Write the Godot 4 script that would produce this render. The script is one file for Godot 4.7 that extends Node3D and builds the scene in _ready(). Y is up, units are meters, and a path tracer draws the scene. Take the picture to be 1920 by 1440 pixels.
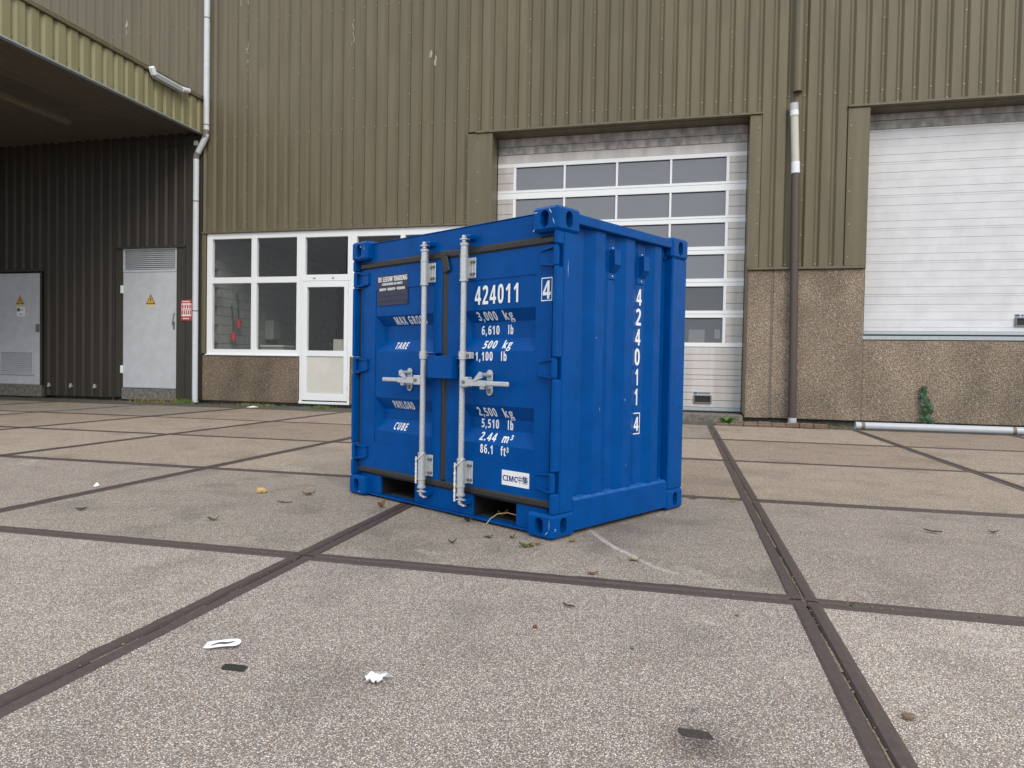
extends Node3D
# Blue mini shipping container on a yard of concrete slabs in front of an olive steel-clad warehouse.
# World axes: x along the warehouse wall, y up, z out from the wall towards the camera. Units are metres.

# ------------------------------------------------------------------ mesh builder
class MB:
	var v := PackedVector3Array()
	var n := PackedVector3Array()
	var u := PackedVector2Array()
	func tri(a: Vector3, b: Vector3, d: Vector3, hint: Vector3) -> void:
		var q := (d - a).cross(b - a)
		if q.dot(hint) < 0.0:
			var t := b
			b = d
			d = t
			q = -q
		q = q.normalized()
		v.push_back(a); v.push_back(b); v.push_back(d)
		n.push_back(q); n.push_back(q); n.push_back(q)
	func quad(a: Vector3, b: Vector3, c: Vector3, d: Vector3, hint: Vector3) -> void:
		tri(a, b, c, hint)
		tri(a, c, d, hint)
	func stri(a: Vector3, b: Vector3, d: Vector3, na: Vector3, nb: Vector3, nd: Vector3) -> void:
		if (d - a).cross(b - a).dot(na + nb + nd) < 0.0:
			v.push_back(a); v.push_back(d); v.push_back(b)
			n.push_back(na); n.push_back(nd); n.push_back(nb)
		else:
			v.push_back(a); v.push_back(b); v.push_back(d)
			n.push_back(na); n.push_back(nb); n.push_back(nd)
	func box(c: Vector3, s: Vector3, bs := Basis()) -> void:
		bbox(c, s, 0.0, 0, bs)
	# bevelled box; skip is a bit mask of faces left out: 1 +x, 2 -x, 4 +y, 8 -y, 16 +z, 32 -z
	func bbox(c: Vector3, s: Vector3, b: float, skip := 0, bs := Basis()) -> void:
		var h := s * 0.5
		b = minf(b, minf(h.x, minf(h.y, h.z)) * 0.95)
		for ax in 3:
			for sg in [1.0, -1.0]:
				var bit := 1 << (ax * 2 + (0 if sg > 0 else 1))
				if skip & bit:
					continue
				var o := Vector3(); o[ax] = sg
				var e := Vector3(); e[(ax + 1) % 3] = h[(ax + 1) % 3] - b
				var f := Vector3(); f[(ax + 2) % 3] = h[(ax + 2) % 3] - b
				var m := o * h[ax]
				quad(c + bs * (m - e - f), c + bs * (m + e - f), c + bs * (m + e + f), c + bs * (m - e + f), bs * o)
		if b <= 0.0:
			return
		for ax in 3:
			var a1 := (ax + 1) % 3
			var a2 := (ax + 2) % 3
			for s1 in [1.0, -1.0]:
				for s2 in [1.0, -1.0]:
					var p := Vector3(); p[a1] = s1 * h[a1]; p[a2] = s2 * (h[a2] - b)
					var q := Vector3(); q[a1] = s1 * (h[a1] - b); q[a2] = s2 * h[a2]
					var e := Vector3(); e[ax] = h[ax] - b
					var o := Vector3(); o[a1] = s1; o[a2] = s2
					quad(c + bs * (p - e), c + bs * (p + e), c + bs * (q + e), c + bs * (q - e), bs * o)
		for sx in [1.0, -1.0]:
			for sy in [1.0, -1.0]:
				for sz in [1.0, -1.0]:
					var o := Vector3(sx, sy, sz)
					tri(c + bs * (o * Vector3(h.x, h.y - b, h.z - b)), c + bs * (o * Vector3(h.x - b, h.y, h.z - b)), c + bs * (o * Vector3(h.x - b, h.y - b, h.z)), bs * o)
	func cyl(a: Vector3, b: Vector3, r0: float, r1: float, k := 16, caps := true) -> void:
		var w := (b - a).normalized()
		var x := w.cross(Vector3(0.31, 0.9, 0.27)).normalized()
		var y := w.cross(x)
		for i in k:
			var t0 := TAU * i / k
			var t1 := TAU * (i + 1) / k
			var d0 := x * cos(t0) + y * sin(t0)
			var d1 := x * cos(t1) + y * sin(t1)
			stri(a + d0 * r0, b + d0 * r1, b + d1 * r1, d0, d0, d1)
			stri(a + d0 * r0, b + d1 * r1, a + d1 * r0, d0, d1, d1)
			if caps:
				tri(a, a + d0 * r0, a + d1 * r0, -w)
				tri(b, b + d0 * r1, b + d1 * r1, w)
	func tube(p: PackedVector3Array, r: float, k := 8) -> void:
		var rings := []
		var x := Vector3()
		for i in p.size():
			var w := (p[mini(i + 1, p.size() - 1)] - p[maxi(i - 1, 0)]).normalized()
			if i == 0:
				x = w.cross(Vector3(0.31, 0.9, 0.27)).normalized()
			else:
				x = (x - w * x.dot(w)).normalized()
			var y := w.cross(x)
			var ring := PackedVector3Array()
			for j in k:
				ring.push_back(x * cos(TAU * j / k) + y * sin(TAU * j / k))
			rings.push_back(ring)
		for i in p.size() - 1:
			for j in k:
				var a: Vector3 = rings[i][j]
				var b: Vector3 = rings[i][(j + 1) % k]
				var c: Vector3 = rings[i + 1][j]
				var d: Vector3 = rings[i + 1][(j + 1) % k]
				stri(p[i] + a * r, p[i + 1] + c * r, p[i + 1] + d * r, a, c, d)
				stri(p[i] + a * r, p[i + 1] + d * r, p[i] + b * r, a, d, b)
		for e in [0, p.size() - 1]:
			for j in k:
				tri(p[e], p[e] + rings[e][j] * r, p[e] + rings[e][(j + 1) % k] * r, (p[0] - p[1]) if e == 0 else (p[e] - p[e - 1]))
	# flat convex polygon pushed along d
	func prism(p: PackedVector3Array, d: Vector3) -> void:
		var m := Vector3()
		for q in p: m += q / p.size()
		for i in p.size():
			var a := p[i]
			var b := p[(i + 1) % p.size()]
			tri(m, a, b, -d)
			tri(m + d, a + d, b + d, d)
			quad(a, b, b + d, a + d, (a + b) * 0.5 - m)
	# rectangular face w x h with an upright slot sw x sh cut through to a pocket of that depth
	func slot_face(o: Vector3, ux: Vector3, uy: Vector3, out: Vector3, w: float, h: float, sw: float, sh: float, depth: float, shift := 0.0) -> void:
		var an := []
		for i in 40: an.push_back(TAU * i / 40.0)
		for sx in [1, -1]:
			for sy in [1, -1]:
				an.push_back(fposmod(atan2(sy * h * 0.5, sx * w * 0.5 - shift), TAU))
		an.sort()
		var outer := []
		var inner := []
		for t in an:
			var cx := cos(t)
			var sy2 := sin(t)
			var lim := 1e9
			if absf(cx) > 1e-6: lim = minf(lim, ((w * 0.5 - shift) if cx > 0 else (w * 0.5 + shift)) / absf(cx))
			if absf(sy2) > 1e-6: lim = minf(lim, h * 0.5 / absf(sy2))
			outer.push_back(o + ux * (cx * lim + shift) + uy * (sy2 * lim))
			var r := sw * 0.5
			var st := sh * 0.5 - r
			var l2 := 1e9
			if absf(cx) > 1e-6: l2 = r / absf(cx)
			if absf(sy2) * l2 > st:
				var k := st * absf(sy2)
				l2 = k + sqrt(maxf(k * k - st * st + r * r, 0.0))
			inner.push_back(o + ux * (cx * l2 + shift) + uy * (sy2 * l2))
		var m := an.size()
		for i in m:
			var j := (i + 1) % m
			quad(outer[i], outer[j], inner[j], inner[i], out)
			quad(inner[i], inner[j], inner[j] - out * depth, inner[i] - out * depth, o + ux * shift - (inner[i] + inner[j]) * 0.5)
			tri(o + ux * shift - out * depth, inner[i] - out * depth, inner[j] - out * depth, out)
	func mesh() -> ArrayMesh:
		var am := ArrayMesh.new()
		var a := []
		a.resize(Mesh.ARRAY_MAX)
		a[Mesh.ARRAY_VERTEX] = v
		a[Mesh.ARRAY_NORMAL] = n
		if u.size() == v.size() and u.size() > 0:
			a[Mesh.ARRAY_TEX_UV2] = u
		am.add_surface_from_arrays(Mesh.PRIMITIVE_TRIANGLES, a)
		return am

# ------------------------------------------------------------------ helpers
var M := {}
var rng := RandomNumberGenerator.new()
var used := {}

func numbered(called: String) -> String:
	if not used.has(called):
		used[called] = 0
		return called
	used[called] += 1
	return "%s_%03d" % [called, used[called]]

func thing(called: String, label: String, category: String, at := Vector3.ZERO, turn := 0.0, group := "") -> Node3D:
	var o := Node3D.new()
	o.name = numbered(called)
	add_child(o)
	o.position = at
	o.rotation.y = turn
	tag(o, label, category, group)
	return o

func tag(o: Node, label: String, category := "", group := "") -> void:
	o.set_meta("label", label)
	if category != "": o.set_meta("category", category)
	if group != "": o.set_meta("group", group)

func part(called: String, me: Mesh, material: Material, parent: Node, at := Vector3.ZERO, label := "") -> MeshInstance3D:
	var o := MeshInstance3D.new()
	o.name = numbered(called) if parent == self else called
	o.mesh = me
	o.material_override = material
	parent.add_child(o, true)
	o.position = at
	if label != "": o.set_meta("label", label)
	return o

func put(called: String, mb: MB, material: Material, parent: Node, at := Vector3.ZERO, label := "") -> MeshInstance3D:
	return part(called, mb.mesh(), material, parent, at, label)

func joint(called: String, parent: Node, at := Vector3.ZERO, label := "") -> Node3D:
	var o := Node3D.new()
	o.name = called
	parent.add_child(o, true)
	o.position = at
	if label != "": o.set_meta("label", label)
	return o

func rgb(r: float, g: float, b: float) -> Color:   # linear base colour -> the sRGB colour Godot wants
	return Color(r, g, b).linear_to_srgb()

func mat(called: String, c: Color, rough := 0.7, metal := 0.0, tex: Texture2D = null, tex_scale := 1.0) -> StandardMaterial3D:
	var m := StandardMaterial3D.new()
	m.resource_name = called
	m.albedo_color = c
	m.roughness = rough
	m.metallic = metal
	if tex:
		m.albedo_texture = tex
		m.uv1_triplanar = true
		m.uv1_world_triplanar = true
		m.uv1_scale = Vector3.ONE * tex_scale
	M[called] = m
	return m

func noise(kind: int, freq: float, seed_value: int, octaves := 4) -> FastNoiseLite:
	var f := FastNoiseLite.new()
	f.noise_type = kind
	f.frequency = freq
	f.seed = seed_value
	f.fractal_octaves = octaves
	if octaves <= 1: f.fractal_type = FastNoiseLite.FRACTAL_NONE
	return f

func noise_bytes(f: FastNoiseLite, w: int, h: int) -> PackedByteArray:
	var im := f.get_seamless_image(w, h, false, false, 0.12, true)
	im.convert(Image.FORMAT_L8)
	return im.get_data()

# grey mottling round a mean, multiplied with the albedo colour; stretch > 1 draws it out upwards into streaks
func mottle(size: int, freq: float, lo: float, hi: float, seed_value: int, stretch := 1, speck := 0.0) -> ImageTexture:
	var f := noise(FastNoiseLite.TYPE_SIMPLEX_SMOOTH, freq, seed_value, 5)
	var a := noise_bytes(f, size, maxi(size / stretch, 8))
	var im := Image.create_from_data(size, maxi(size / stretch, 8), false, Image.FORMAT_L8, a)
	if stretch > 1: im.resize(size, size, Image.INTERPOLATE_CUBIC)
	a = im.get_data()
	var r := RandomNumberGenerator.new()
	r.seed = seed_value
	var o := PackedByteArray()
	o.resize(size * size)
	for i in size * size:
		var x := lo + (hi - lo) * a[i] / 255.0
		if speck > 0.0: x += (r.randf() - 0.5) * speck
		o[i] = int(clampf(x, 0.0, 1.0) * 255.0)
	im = Image.create_from_data(size, size, false, Image.FORMAT_L8, o)
	im.convert(Image.FORMAT_RGB8)
	im.generate_mipmaps()
	return ImageTexture.create_from_image(im)

# washed aggregate: stones in a palette set in a matrix; returns [colour, height]
func aggregate(size: int, freq: float, seed_value: int, stones: Array, ground: Color, fill: float) -> Array:
	var f := noise(FastNoiseLite.TYPE_CELLULAR, freq, seed_value, 1)
	f.cellular_jitter = 1.0
	f.cellular_return_type = FastNoiseLite.RETURN_CELL_VALUE
	var ci := f.get_image(size, size, false, false, true)
	ci.convert(Image.FORMAT_L8)
	var cell := ci.get_data()
	f.cellular_return_type = FastNoiseLite.RETURN_DISTANCE
	ci = f.get_image(size, size, false, false, true)
	ci.convert(Image.FORMAT_L8)
	var dist := ci.get_data()
	var fine := noise_bytes(noise(FastNoiseLite.TYPE_SIMPLEX, 0.21, seed_value + 5, 2), size, size)
	var o := PackedByteArray()
	o.resize(size * size * 3)
	var hgt := PackedByteArray()
	hgt.resize(size * size)
	var pr := PackedFloat32Array()
	var pg := PackedFloat32Array()
	var pb := PackedFloat32Array()
	for c: Color in stones:
		pr.push_back(c.r * 255.0); pg.push_back(c.g * 255.0); pb.push_back(c.b * 255.0)
	var k := stones.size()
	var gr := ground.r * 255.0
	var gg := ground.g * 255.0
	var gb := ground.b * 255.0
	for i in size * size:
		var cv := cell[i]
		var s := (cv * 7 + (cv >> 3)) % k
		var d := dist[i] / 255.0
		var m := clampf((fill - d) * 6.0, 0.0, 1.0)     # 1 inside a stone
		if (cv * 13) % 17 < 3: m *= 0.25                   # some are buried
		var t := 0.86 + 0.28 * fine[i] / 255.0
		o[i * 3] = int(minf((gr + (pr[s] - gr) * m) * t, 255.0))
		o[i * 3 + 1] = int(minf((gg + (pg[s] - gg) * m) * t, 255.0))
		o[i * 3 + 2] = int(minf((gb + (pb[s] - gb) * m) * t, 255.0))
		hgt[i] = int(clampf(m * (1.0 - d) * 220.0 + fine[i] * 0.12, 0.0, 255.0))
	var im := Image.create_from_data(size, size, false, Image.FORMAT_RGB8, o)
	var ih := Image.create_from_data(size, size, false, Image.FORMAT_L8, hgt)
	im.generate_mipmaps()
	return [ImageTexture.create_from_image(im), ImageTexture.create_from_image(ih)]

# weathering of one slab, 0..1 across it: dirt patches, pale dust, cracks; strokes = [[points in 0..1], width, colour, alpha, ragged]
func stains(size: int, seed_value: int, dirt: float, strokes: Array, blots: Array) -> ImageTexture:
	var a := noise_bytes(noise(FastNoiseLite.TYPE_SIMPLEX_SMOOTH, 3.2 / size, seed_value, 6), size, size)
	var b := noise_bytes(noise(FastNoiseLite.TYPE_SIMPLEX_SMOOTH, 5.5 / size, seed_value + 9, 6), size, size)
	var g := noise_bytes(noise(FastNoiseLite.TYPE_SIMPLEX, 0.23, seed_value + 3, 2), size, size)
	var im := Image.create_empty(size, size, false, Image.FORMAT_RGBA8)
	for y in size:
		for x in size:
			var i := y * size + x
			var p := clampf((a[i] / 255.0 - 0.5) * 2.2, 0.0, 1.0) * dirt * (0.55 + 0.9 * g[i] / 255.0)
			var q := clampf((b[i] / 255.0 - 0.62) * 2.4, 0.0, 1.0) * 0.16 * (0.3 + 1.2 * g[i] / 255.0)
			var c := Color(0.33, 0.31, 0.28, clampf(p, 0.0, 0.8))
			if q > p: c = Color(0.78, 0.75, 0.69, clampf(q, 0.0, 0.6))
			im.set_pixel(x, y, c)
	var r := RandomNumberGenerator.new()
	r.seed = seed_value * 7 + 1
	for bl in blots:      # [u, v, ru, rv, colour, alpha, grains]
		for k in int(bl[6]):
			var t := r.randf() * TAU
			var d := pow(r.randf(), 0.75)
			var px := int((bl[0] + cos(t) * d * bl[2]) * size)
			var py := int((bl[1] + sin(t) * d * bl[3]) * size)
			var w := r.randi_range(1, 3)
			var c: Color = bl[4]
			for yy in range(py, py + w):
				for xx in range(px, px + w):
					if xx >= 0 and yy >= 0 and xx < size and yy < size and r.randf() < 0.75:
						var o := im.get_pixel(xx, yy)
						im.set_pixel(xx, yy, Color(c.r, c.g, c.b, maxf(o.a, bl[5] * (1.0 - 0.7 * d) * r.randf_range(0.5, 1.0))))
	for s in strokes:
		var pts: Array = s[0]
		for k in pts.size() - 1:
			var p0: Vector2 = pts[k]
			var p1: Vector2 = pts[k + 1]
			var steps := int(p0.distance_to(p1) * size * 1.5) + 1
			for j in steps:
				var p := p0.lerp(p1, float(j) / steps) * size
				var ww: float = s[1] * r.randf_range(0.35, 1.0)
				p += Vector2(r.randf_range(-1, 1), r.randf_range(-1, 1)) * s[4]
				if r.randf() < 0.35: continue
				for yy in range(int(p.y - ww), int(p.y + ww) + 1):
					for xx in range(int(p.x - ww), int(p.x + ww) + 1):
						if xx >= 0 and yy >= 0 and xx < size and yy < size and r.randf() < 0.62:
							var c: Color = s[2]
							c.a = s[3] * r.randf_range(0.4, 1.0)
							im.set_pixel(xx, yy, c)
	im.generate_mipmaps()
	return ImageTexture.create_from_image(im)

var font: SystemFont
var spaced: FontVariation
var cap := Vector2()     # baseline and cap height of the 64 px face

func text_mesh(s: String, f: Font = null) -> TextMesh:
	var t := TextMesh.new()
	t.text = s
	t.font = f if f else spaced
	t.font_size = 64
	t.pixel_size = 0.01
	t.depth = 0.012
	t.curve_step = 1.0
	return t

# a line of lettering, w wide with capitals h high, its baseline centre at o, x axis along ux, y axis along uy
func letters(s: String, parent: Node, o: Vector3, ux: Vector3, uy: Vector3, w: float, h: float, material: Material, slant := 0.0, called := "lettering", face: Font = null) -> MeshInstance3D:
	if cap.y == 0.0:
		var b := text_mesh("0").get_aabb()
		cap = Vector2(b.position.y, b.size.y)
	var t := text_mesh(s, face)
	var box := t.get_aabb()
	var sx := w / box.size.x
	var sy := h / cap.y
	var m := part(called, t, material, parent)
	var uz := ux.cross(uy).normalized()
	var bs := Basis(ux * sx, (uy + ux * slant) * sy, uz * 0.1)
	m.transform = Transform3D(bs, o - bs * Vector3(box.position.x + box.size.x * 0.5, cap.x, 0.0))
	return m

# print too small to read in the photograph: a row of small dark or light marks
func dashes(parent: Node, o: Vector3, widths: Array, h: float, material: Material) -> void:
	var mb := MB.new()
	var x := 0.0
	for w: float in widths:
		mb.box(o + Vector3(x + w * 0.5, h * 0.5, 0.0), Vector3(w, h, 0.001))
		x += w + h * 0.35
	put("small_print", mb, material, parent)

# ------------------------------------------------------------------ warehouse wall measures
const RIB0 := -6.189
const RIBP := 0.22898
const CROWN := 0.036

func rib_z(x: float) -> float:
	var t := absf(fposmod((x - RIB0) / RIBP + 0.5, 1.0) - 0.5) * RIBP
	return clampf((t - 0.015) / 0.036, 0.0, 1.0) * CROWN

# corrugated sheet over x0..x1, y0..y1 in the plane z; ax = "x" runs along the wall, "z" along the canopy edge facing +x, "down" is a ceiling
func sheet(mb: MB, x0: float, x1: float, y0: float, y1: float, z: float, mode := "x") -> void:
	var xs := [x0]
	var i0 := int(floor((x0 - RIB0) / RIBP)) - 1
	var i1 := int(ceil((x1 - RIB0) / RIBP)) + 1
	for i in range(i0, i1 + 1):
		for o in [-0.051, -0.015, 0.015, 0.051]:
			var x: float = RIB0 + i * RIBP + o
			if x > x0 + 1e-4 and x < x1 - 1e-4: xs.push_back(x)
	xs.push_back(x1)
	for k in xs.size() - 1:
		var a: float = xs[k]
		var b: float = xs[k + 1]
		var za := z + rib_z(a)
		var zb := z + rib_z(b)
		match mode:
			"x":
				mb.quad(Vector3(a, y0, za), Vector3(b, y0, zb), Vector3(b, y1, zb), Vector3(a, y1, za), Vector3(0, 0, 1))
			"z":
				mb.quad(Vector3(za, y0, a), Vector3(zb, y0, b), Vector3(zb, y1, b), Vector3(za, y1, a), Vector3(1, 0, 0))
			"down":
				mb.quad(Vector3(a, za, y0), Vector3(b, zb, y0), Vector3(b, zb, y1), Vector3(a, za, y1), Vector3(0, -1, 0))

func _ready() -> void:
	rng.seed = 4240
	# ---------------------------------------------------------------- camera, sky, light
	var cam := Camera3D.new()
	cam.name = "camera"
	cam.position = Vector3(3.0694, 0.8253, 12.193)
	cam.rotation = Vector3(-0.02504, 0.24661, 0.01791)
	cam.fov = 57.74
	cam.near = 0.05
	cam.far = 400.0
	add_child(cam)
	cam.current = true
	var env := Environment.new()
	env.background_mode = Environment.BG_SKY
	var sm := ProceduralSkyMaterial.new()
	sm.sky_top_color = Color(0.80, 0.83, 0.87)
	sm.sky_horizon_color = Color(0.87, 0.885, 0.90)
	sm.sky_curve = 0.12
	sm.ground_bottom_color = Color(0.36, 0.35, 0.33)
	sm.ground_horizon_color = Color(0.62, 0.62, 0.61)
	sm.sun_angle_max = 1.0
	var sky := Sky.new()
	sky.sky_material = sm
	env.sky = sky
	env.tonemap_mode = Environment.TONE_MAPPER_LINEAR
	env.tonemap_exposure = 1.9
	env.sdfgi_enabled = true
	env.ssao_enabled = true
	env.ssil_enabled = true
	var we := WorldEnvironment.new()
	we.name = "world_environment"
	we.environment = env
	add_child(we)
	var sun := DirectionalLight3D.new()
	sun.name = "sun"
	sun.light_energy = 0.34
	sun.light_color = Color(1.0, 0.97, 0.93)
	sun.light_angular_distance = 30.0
	sun.shadow_enabled = true
	add_child(sun)
	sun.look_at_from_position(Vector3.ZERO, Vector3(-0.5, -0.7, -0.75))
	font = SystemFont.new()
	font.font_names = PackedStringArray(["Droid Sans"])
	font.font_weight = 700
	spaced = FontVariation.new()
	spaced.base_font = font
	spaced.spacing_glyph = 7
	materials()
	yard()
	warehouse()
	canopy()
	pipes()
	container()
	small_things()
	plants()

# ------------------------------------------------------------------ materials
func materials() -> void:
	var pebbles := [Color8(206, 198, 190), Color8(150, 138, 132), Color8(112, 102, 98), Color8(232, 226, 220), Color8(140, 124, 112), Color8(178, 166, 154), Color8(84, 78, 78), Color8(190, 172, 150), Color8(128, 122, 122), Color8(250, 247, 242), Color8(168, 140, 116), Color8(98, 94, 94), Color8(138, 128, 124)]
	var ag := aggregate(1024, 0.19, 11, pebbles, Color8(138, 130, 124), 0.62)
	var wall_stones := [Color8(168, 148, 126), Color8(138, 121, 104), Color8(196, 180, 158), Color8(112, 100, 88), Color8(222, 213, 200), Color8(152, 132, 110), Color8(176, 150, 120), Color8(128, 116, 104), Color8(240, 235, 226), Color8(146, 130, 116), Color8(96, 88, 80)]
	var aw := aggregate(1024, 0.085, 23, wall_stones, Color8(138, 127, 113), 0.55)
	# [name, tint, second (finer or coarser) layer]
	var tones := {"slab_pink": rgb(1.0, 0.965, 0.92), "slab_grey": rgb(0.80, 0.78, 0.715), "slab_tan": rgb(0.96, 0.88, 0.76), "slab_front": rgb(0.91, 0.88, 0.855), "slab_container": rgb(0.78, 0.76, 0.695)}
	var seeds := {"slab_pink": 31, "slab_grey": 57, "slab_tan": 83, "slab_front": 97, "slab_container": 118}
	var w := Color(0.86, 0.86, 0.84)
	var crack := Color(0.22, 0.21, 0.19)
	for t: String in tones:
		var strokes := []
		var blots := []
		if t == "slab_container":
			strokes = [[[Vector2(0.55, 0.45), Vector2(0.62, 0.30), Vector2(0.70, 0.18), Vector2(0.745, 0.125), Vector2(0.775, 0.105)], 5.0, w, 0.34, 5.0], [[Vector2(0.58, 0.38), Vector2(0.64, 0.27), Vector2(0.70, 0.19)], 2.5, w, 0.5, 4.0],
				[[Vector2(0.78, 0.16), Vector2(0.83, 0.11), Vector2(0.86, 0.07)], 4.0, w, 0.22, 14.0],
				[[Vector2(0.20, 0.12), Vector2(0.26, 0.10), Vector2(0.30, 0.11)], 4.0, w, 0.13, 12.0],
				[[Vector2(0.45, 0.02), Vector2(0.50, 0.05), Vector2(0.52, 0.10)], 5.0, w, 0.14, 16.0],
				[[Vector2(0.70, 0.42), Vector2(0.84, 0.36), Vector2(0.97, 0.37)], 1.0, crack, 0.5, 0.6],
				[[Vector2(0.98, 0.06), Vector2(0.94, 0.07), Vector2(0.91, 0.055)], 1.0, crack, 0.7, 0.6]]
		elif t == "slab_grey":
			strokes = [[[Vector2(0.30, 0.40), Vector2(0.42, 0.46), Vector2(0.52, 0.44)], 1.0, crack, 0.5, 0.6],
				[[Vector2(0.985, 0.52), Vector2(0.95, 0.46), Vector2(0.955, 0.40), Vector2(0.93, 0.34)], 1.0, crack, 0.7, 0.7]]
			blots = [[0.35, 0.3, 0.02, 0.02, w, 0.5, 40]]
		elif t == "slab_tan":
			strokes = [[[Vector2(0.1, 0.55), Vector2(0.4, 0.5), Vector2(0.8, 0.58)], 1.2, Color(0.45, 0.41, 0.35), 0.35, 2.0]]
			strokes.append([[Vector2(0.0, 0.3), Vector2(0.5, 0.26), Vector2(1.0, 0.33)], 8.0, Color(0.40, 0.37, 0.32), 0.14, 9.0])
			strokes.append([[Vector2(0.0, 0.78), Vector2(0.4, 0.74), Vector2(1.0, 0.80)], 6.0, Color(0.42, 0.39, 0.34), 0.12, 9.0])
			blots = [[0.6, 0.4, 0.2, 0.08, Color(0.55, 0.45, 0.33), 0.4, 900]]
		elif t == "slab_front":
			blots = [[0.80, 0.452, 0.055, 0.055, Color(0.17, 0.12, 0.085), 0.8, 4200], [0.80, 0.475, 0.03, 0.02, Color(0.12, 0.10, 0.08), 0.9, 600], [0.795, 0.53, 0.02, 0.012, Color(0.25, 0.25, 0.26), 0.8, 160], [0.83, 0.84, 0.02, 0.015, w, 0.6, 90], [0.45, 0.75, 0.15, 0.1, Color(0.5, 0.47, 0.43), 0.3, 900]]
		else:
			blots = [[0.3, 0.85, 0.12, 0.05, w, 0.35, 500], [0.5, 0.55, 0.12, 0.10, Color(0.32, 0.29, 0.26), 0.35, 1200], [0.24, 0.93, 0.05, 0.03, Color(0.86, 0.80, 0.76), 0.5, 300]]
			strokes = [[[Vector2(0.0, 0.62), Vector2(0.35, 0.52), Vector2(0.75, 0.47), Vector2(1.0, 0.40)], 7.0, Color(0.36, 0.34, 0.31), 0.13, 9.0], [[Vector2(0.1, 0.18), Vector2(0.5, 0.26), Vector2(0.95, 0.22)], 5.0, Color(0.37, 0.35, 0.32), 0.12, 8.0]]
		var big := 1024 if t == "slab_front" or t == "slab_container" else 512
		var st := stains(big, seeds[t], 0.30 if t == "slab_front" else (0.5 if t in ["slab_container", "slab_grey"] else 0.34), strokes, blots)
		var m := mat(t, tones[t], 0.9, 0.0, ag[0], 1.85)
		m.heightmap_enabled = true
		m.heightmap_texture = ag[1]
		m.heightmap_scale = 0.14 if not t in ["slab_container", "slab_grey"] else 0.07
		m.detail_enabled = true
		m.detail_albedo = st
		m.detail_blend_mode = BaseMaterial3D.BLEND_MODE_MIX
		m.detail_uv_layer = BaseMaterial3D.DETAIL_UV_2
		m.detail_mask = null
	for e in [["slab_pink", "slab_pale", 1.10, 1.0], ["slab_pink", "slab_dull", 0.88, 0.97], ["slab_tan", "slab_sandy", 1.08, 1.02], ["slab_tan", "slab_brown", 0.90, 0.96]]:
		var q: StandardMaterial3D = M[e[0]].duplicate()
		q.resource_name = e[1]
		var c: Color = (M[e[0]] as StandardMaterial3D).albedo_color.srgb_to_linear()
		q.albedo_color = rgb(c.r * e[2], c.g * e[2] * lerpf(1.0, e[3], 0.5), c.b * e[2] * e[3])
		q.uv1_offset = Vector3(0.37 * e[2], 0.0, 0.61)
		M[e[1]] = q
	var patch := mottle(512, 0.012, 0.72, 1.0, 5, 1, 0.06)
	var fine := mottle(512, 0.012, 0.93, 1.0, 6, 1, 0.008)
	var streak := mottle(512, 0.02, 0.86, 1.0, 8, 16, 0.015)
	var rust := mottle(512, 0.02, 0.6, 1.0, 15, 1, 0.12)
	var zincy := mottle(512, 0.03, 0.82, 1.0, 16, 1, 0.03)
	mat("rail_steel", rgb(0.086, 0.060, 0.052), 0.58, 0.0, zincy, 1.7)
	mat("joint_sand", rgb(0.34, 0.27, 0.18), 1.0, 0.0, rust, 6.0)
	mat("soil", rgb(0.165, 0.155, 0.135), 1.0, 0.0, rust, 1.3)
	mat("ground", rgb(0.17, 0.16, 0.14), 1.0, 0.0, patch, 0.6)
	mat("brick", rgb(0.30, 0.21, 0.155), 0.95, 0.0, rust, 3.1)
	mat("cement", rgb(0.27, 0.25, 0.225), 0.95, 0.0, rust, 1.1)
	for k in 4:
		var tint: float = [1.0, 0.95, 1.045, 0.98][k]
		mat("clad_%d" % k, rgb(0.152 * tint, 0.130 * tint, 0.078 * tint), 0.5, 0.0, streak, 0.37)
	mat("flash", rgb(0.152, 0.131, 0.079), 0.45, 0.0, streak, 0.5)
	mat("screw", rgb(0.34, 0.32, 0.27), 0.4, 0.3)
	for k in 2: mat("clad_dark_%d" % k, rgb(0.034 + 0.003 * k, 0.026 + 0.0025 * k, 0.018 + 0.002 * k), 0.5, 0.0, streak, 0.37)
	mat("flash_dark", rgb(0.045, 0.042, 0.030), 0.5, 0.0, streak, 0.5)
	mat("fascia", rgb(0.290, 0.266, 0.142), 0.55, 0.0, streak, 0.45)
	mat("under", rgb(0.115, 0.102, 0.076), 0.8, 0.0, fine, 0.8)
	var cw := mat("washed_panel", rgb(1.0, 0.975, 0.95), 0.95, 0.0, aw[0], 1.45)
	cw.heightmap_enabled = true
	cw.heightmap_texture = aw[1]
	cw.heightmap_scale = 0.35
	cw.detail_enabled = true
	cw.detail_albedo = mottle(512, 0.008, 0.78, 1.0, 19, 2, 0.0)
	cw.detail_blend_mode = BaseMaterial3D.BLEND_MODE_MUL
	cw.detail_uv_layer = BaseMaterial3D.DETAIL_UV_2
	cw.uv2_triplanar = true
	cw.uv2_world_triplanar = true
	cw.uv2_scale = Vector3.ONE * 0.23
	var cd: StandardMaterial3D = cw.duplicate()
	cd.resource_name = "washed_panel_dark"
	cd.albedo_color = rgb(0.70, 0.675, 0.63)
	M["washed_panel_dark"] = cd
	mat("white_frame", rgb(0.80, 0.83, 0.865), 0.35)
	mat("white_panel", rgb(0.66, 0.65, 0.61), 0.5, 0.0, fine, 0.3)
	mat("door_alu", rgb(0.62, 0.60, 0.59), 0.42, 0.0, streak, 0.33)
	mat("door_white", rgb(0.70, 0.71, 0.745), 0.38, 0.0, fine, 0.41)
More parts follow.
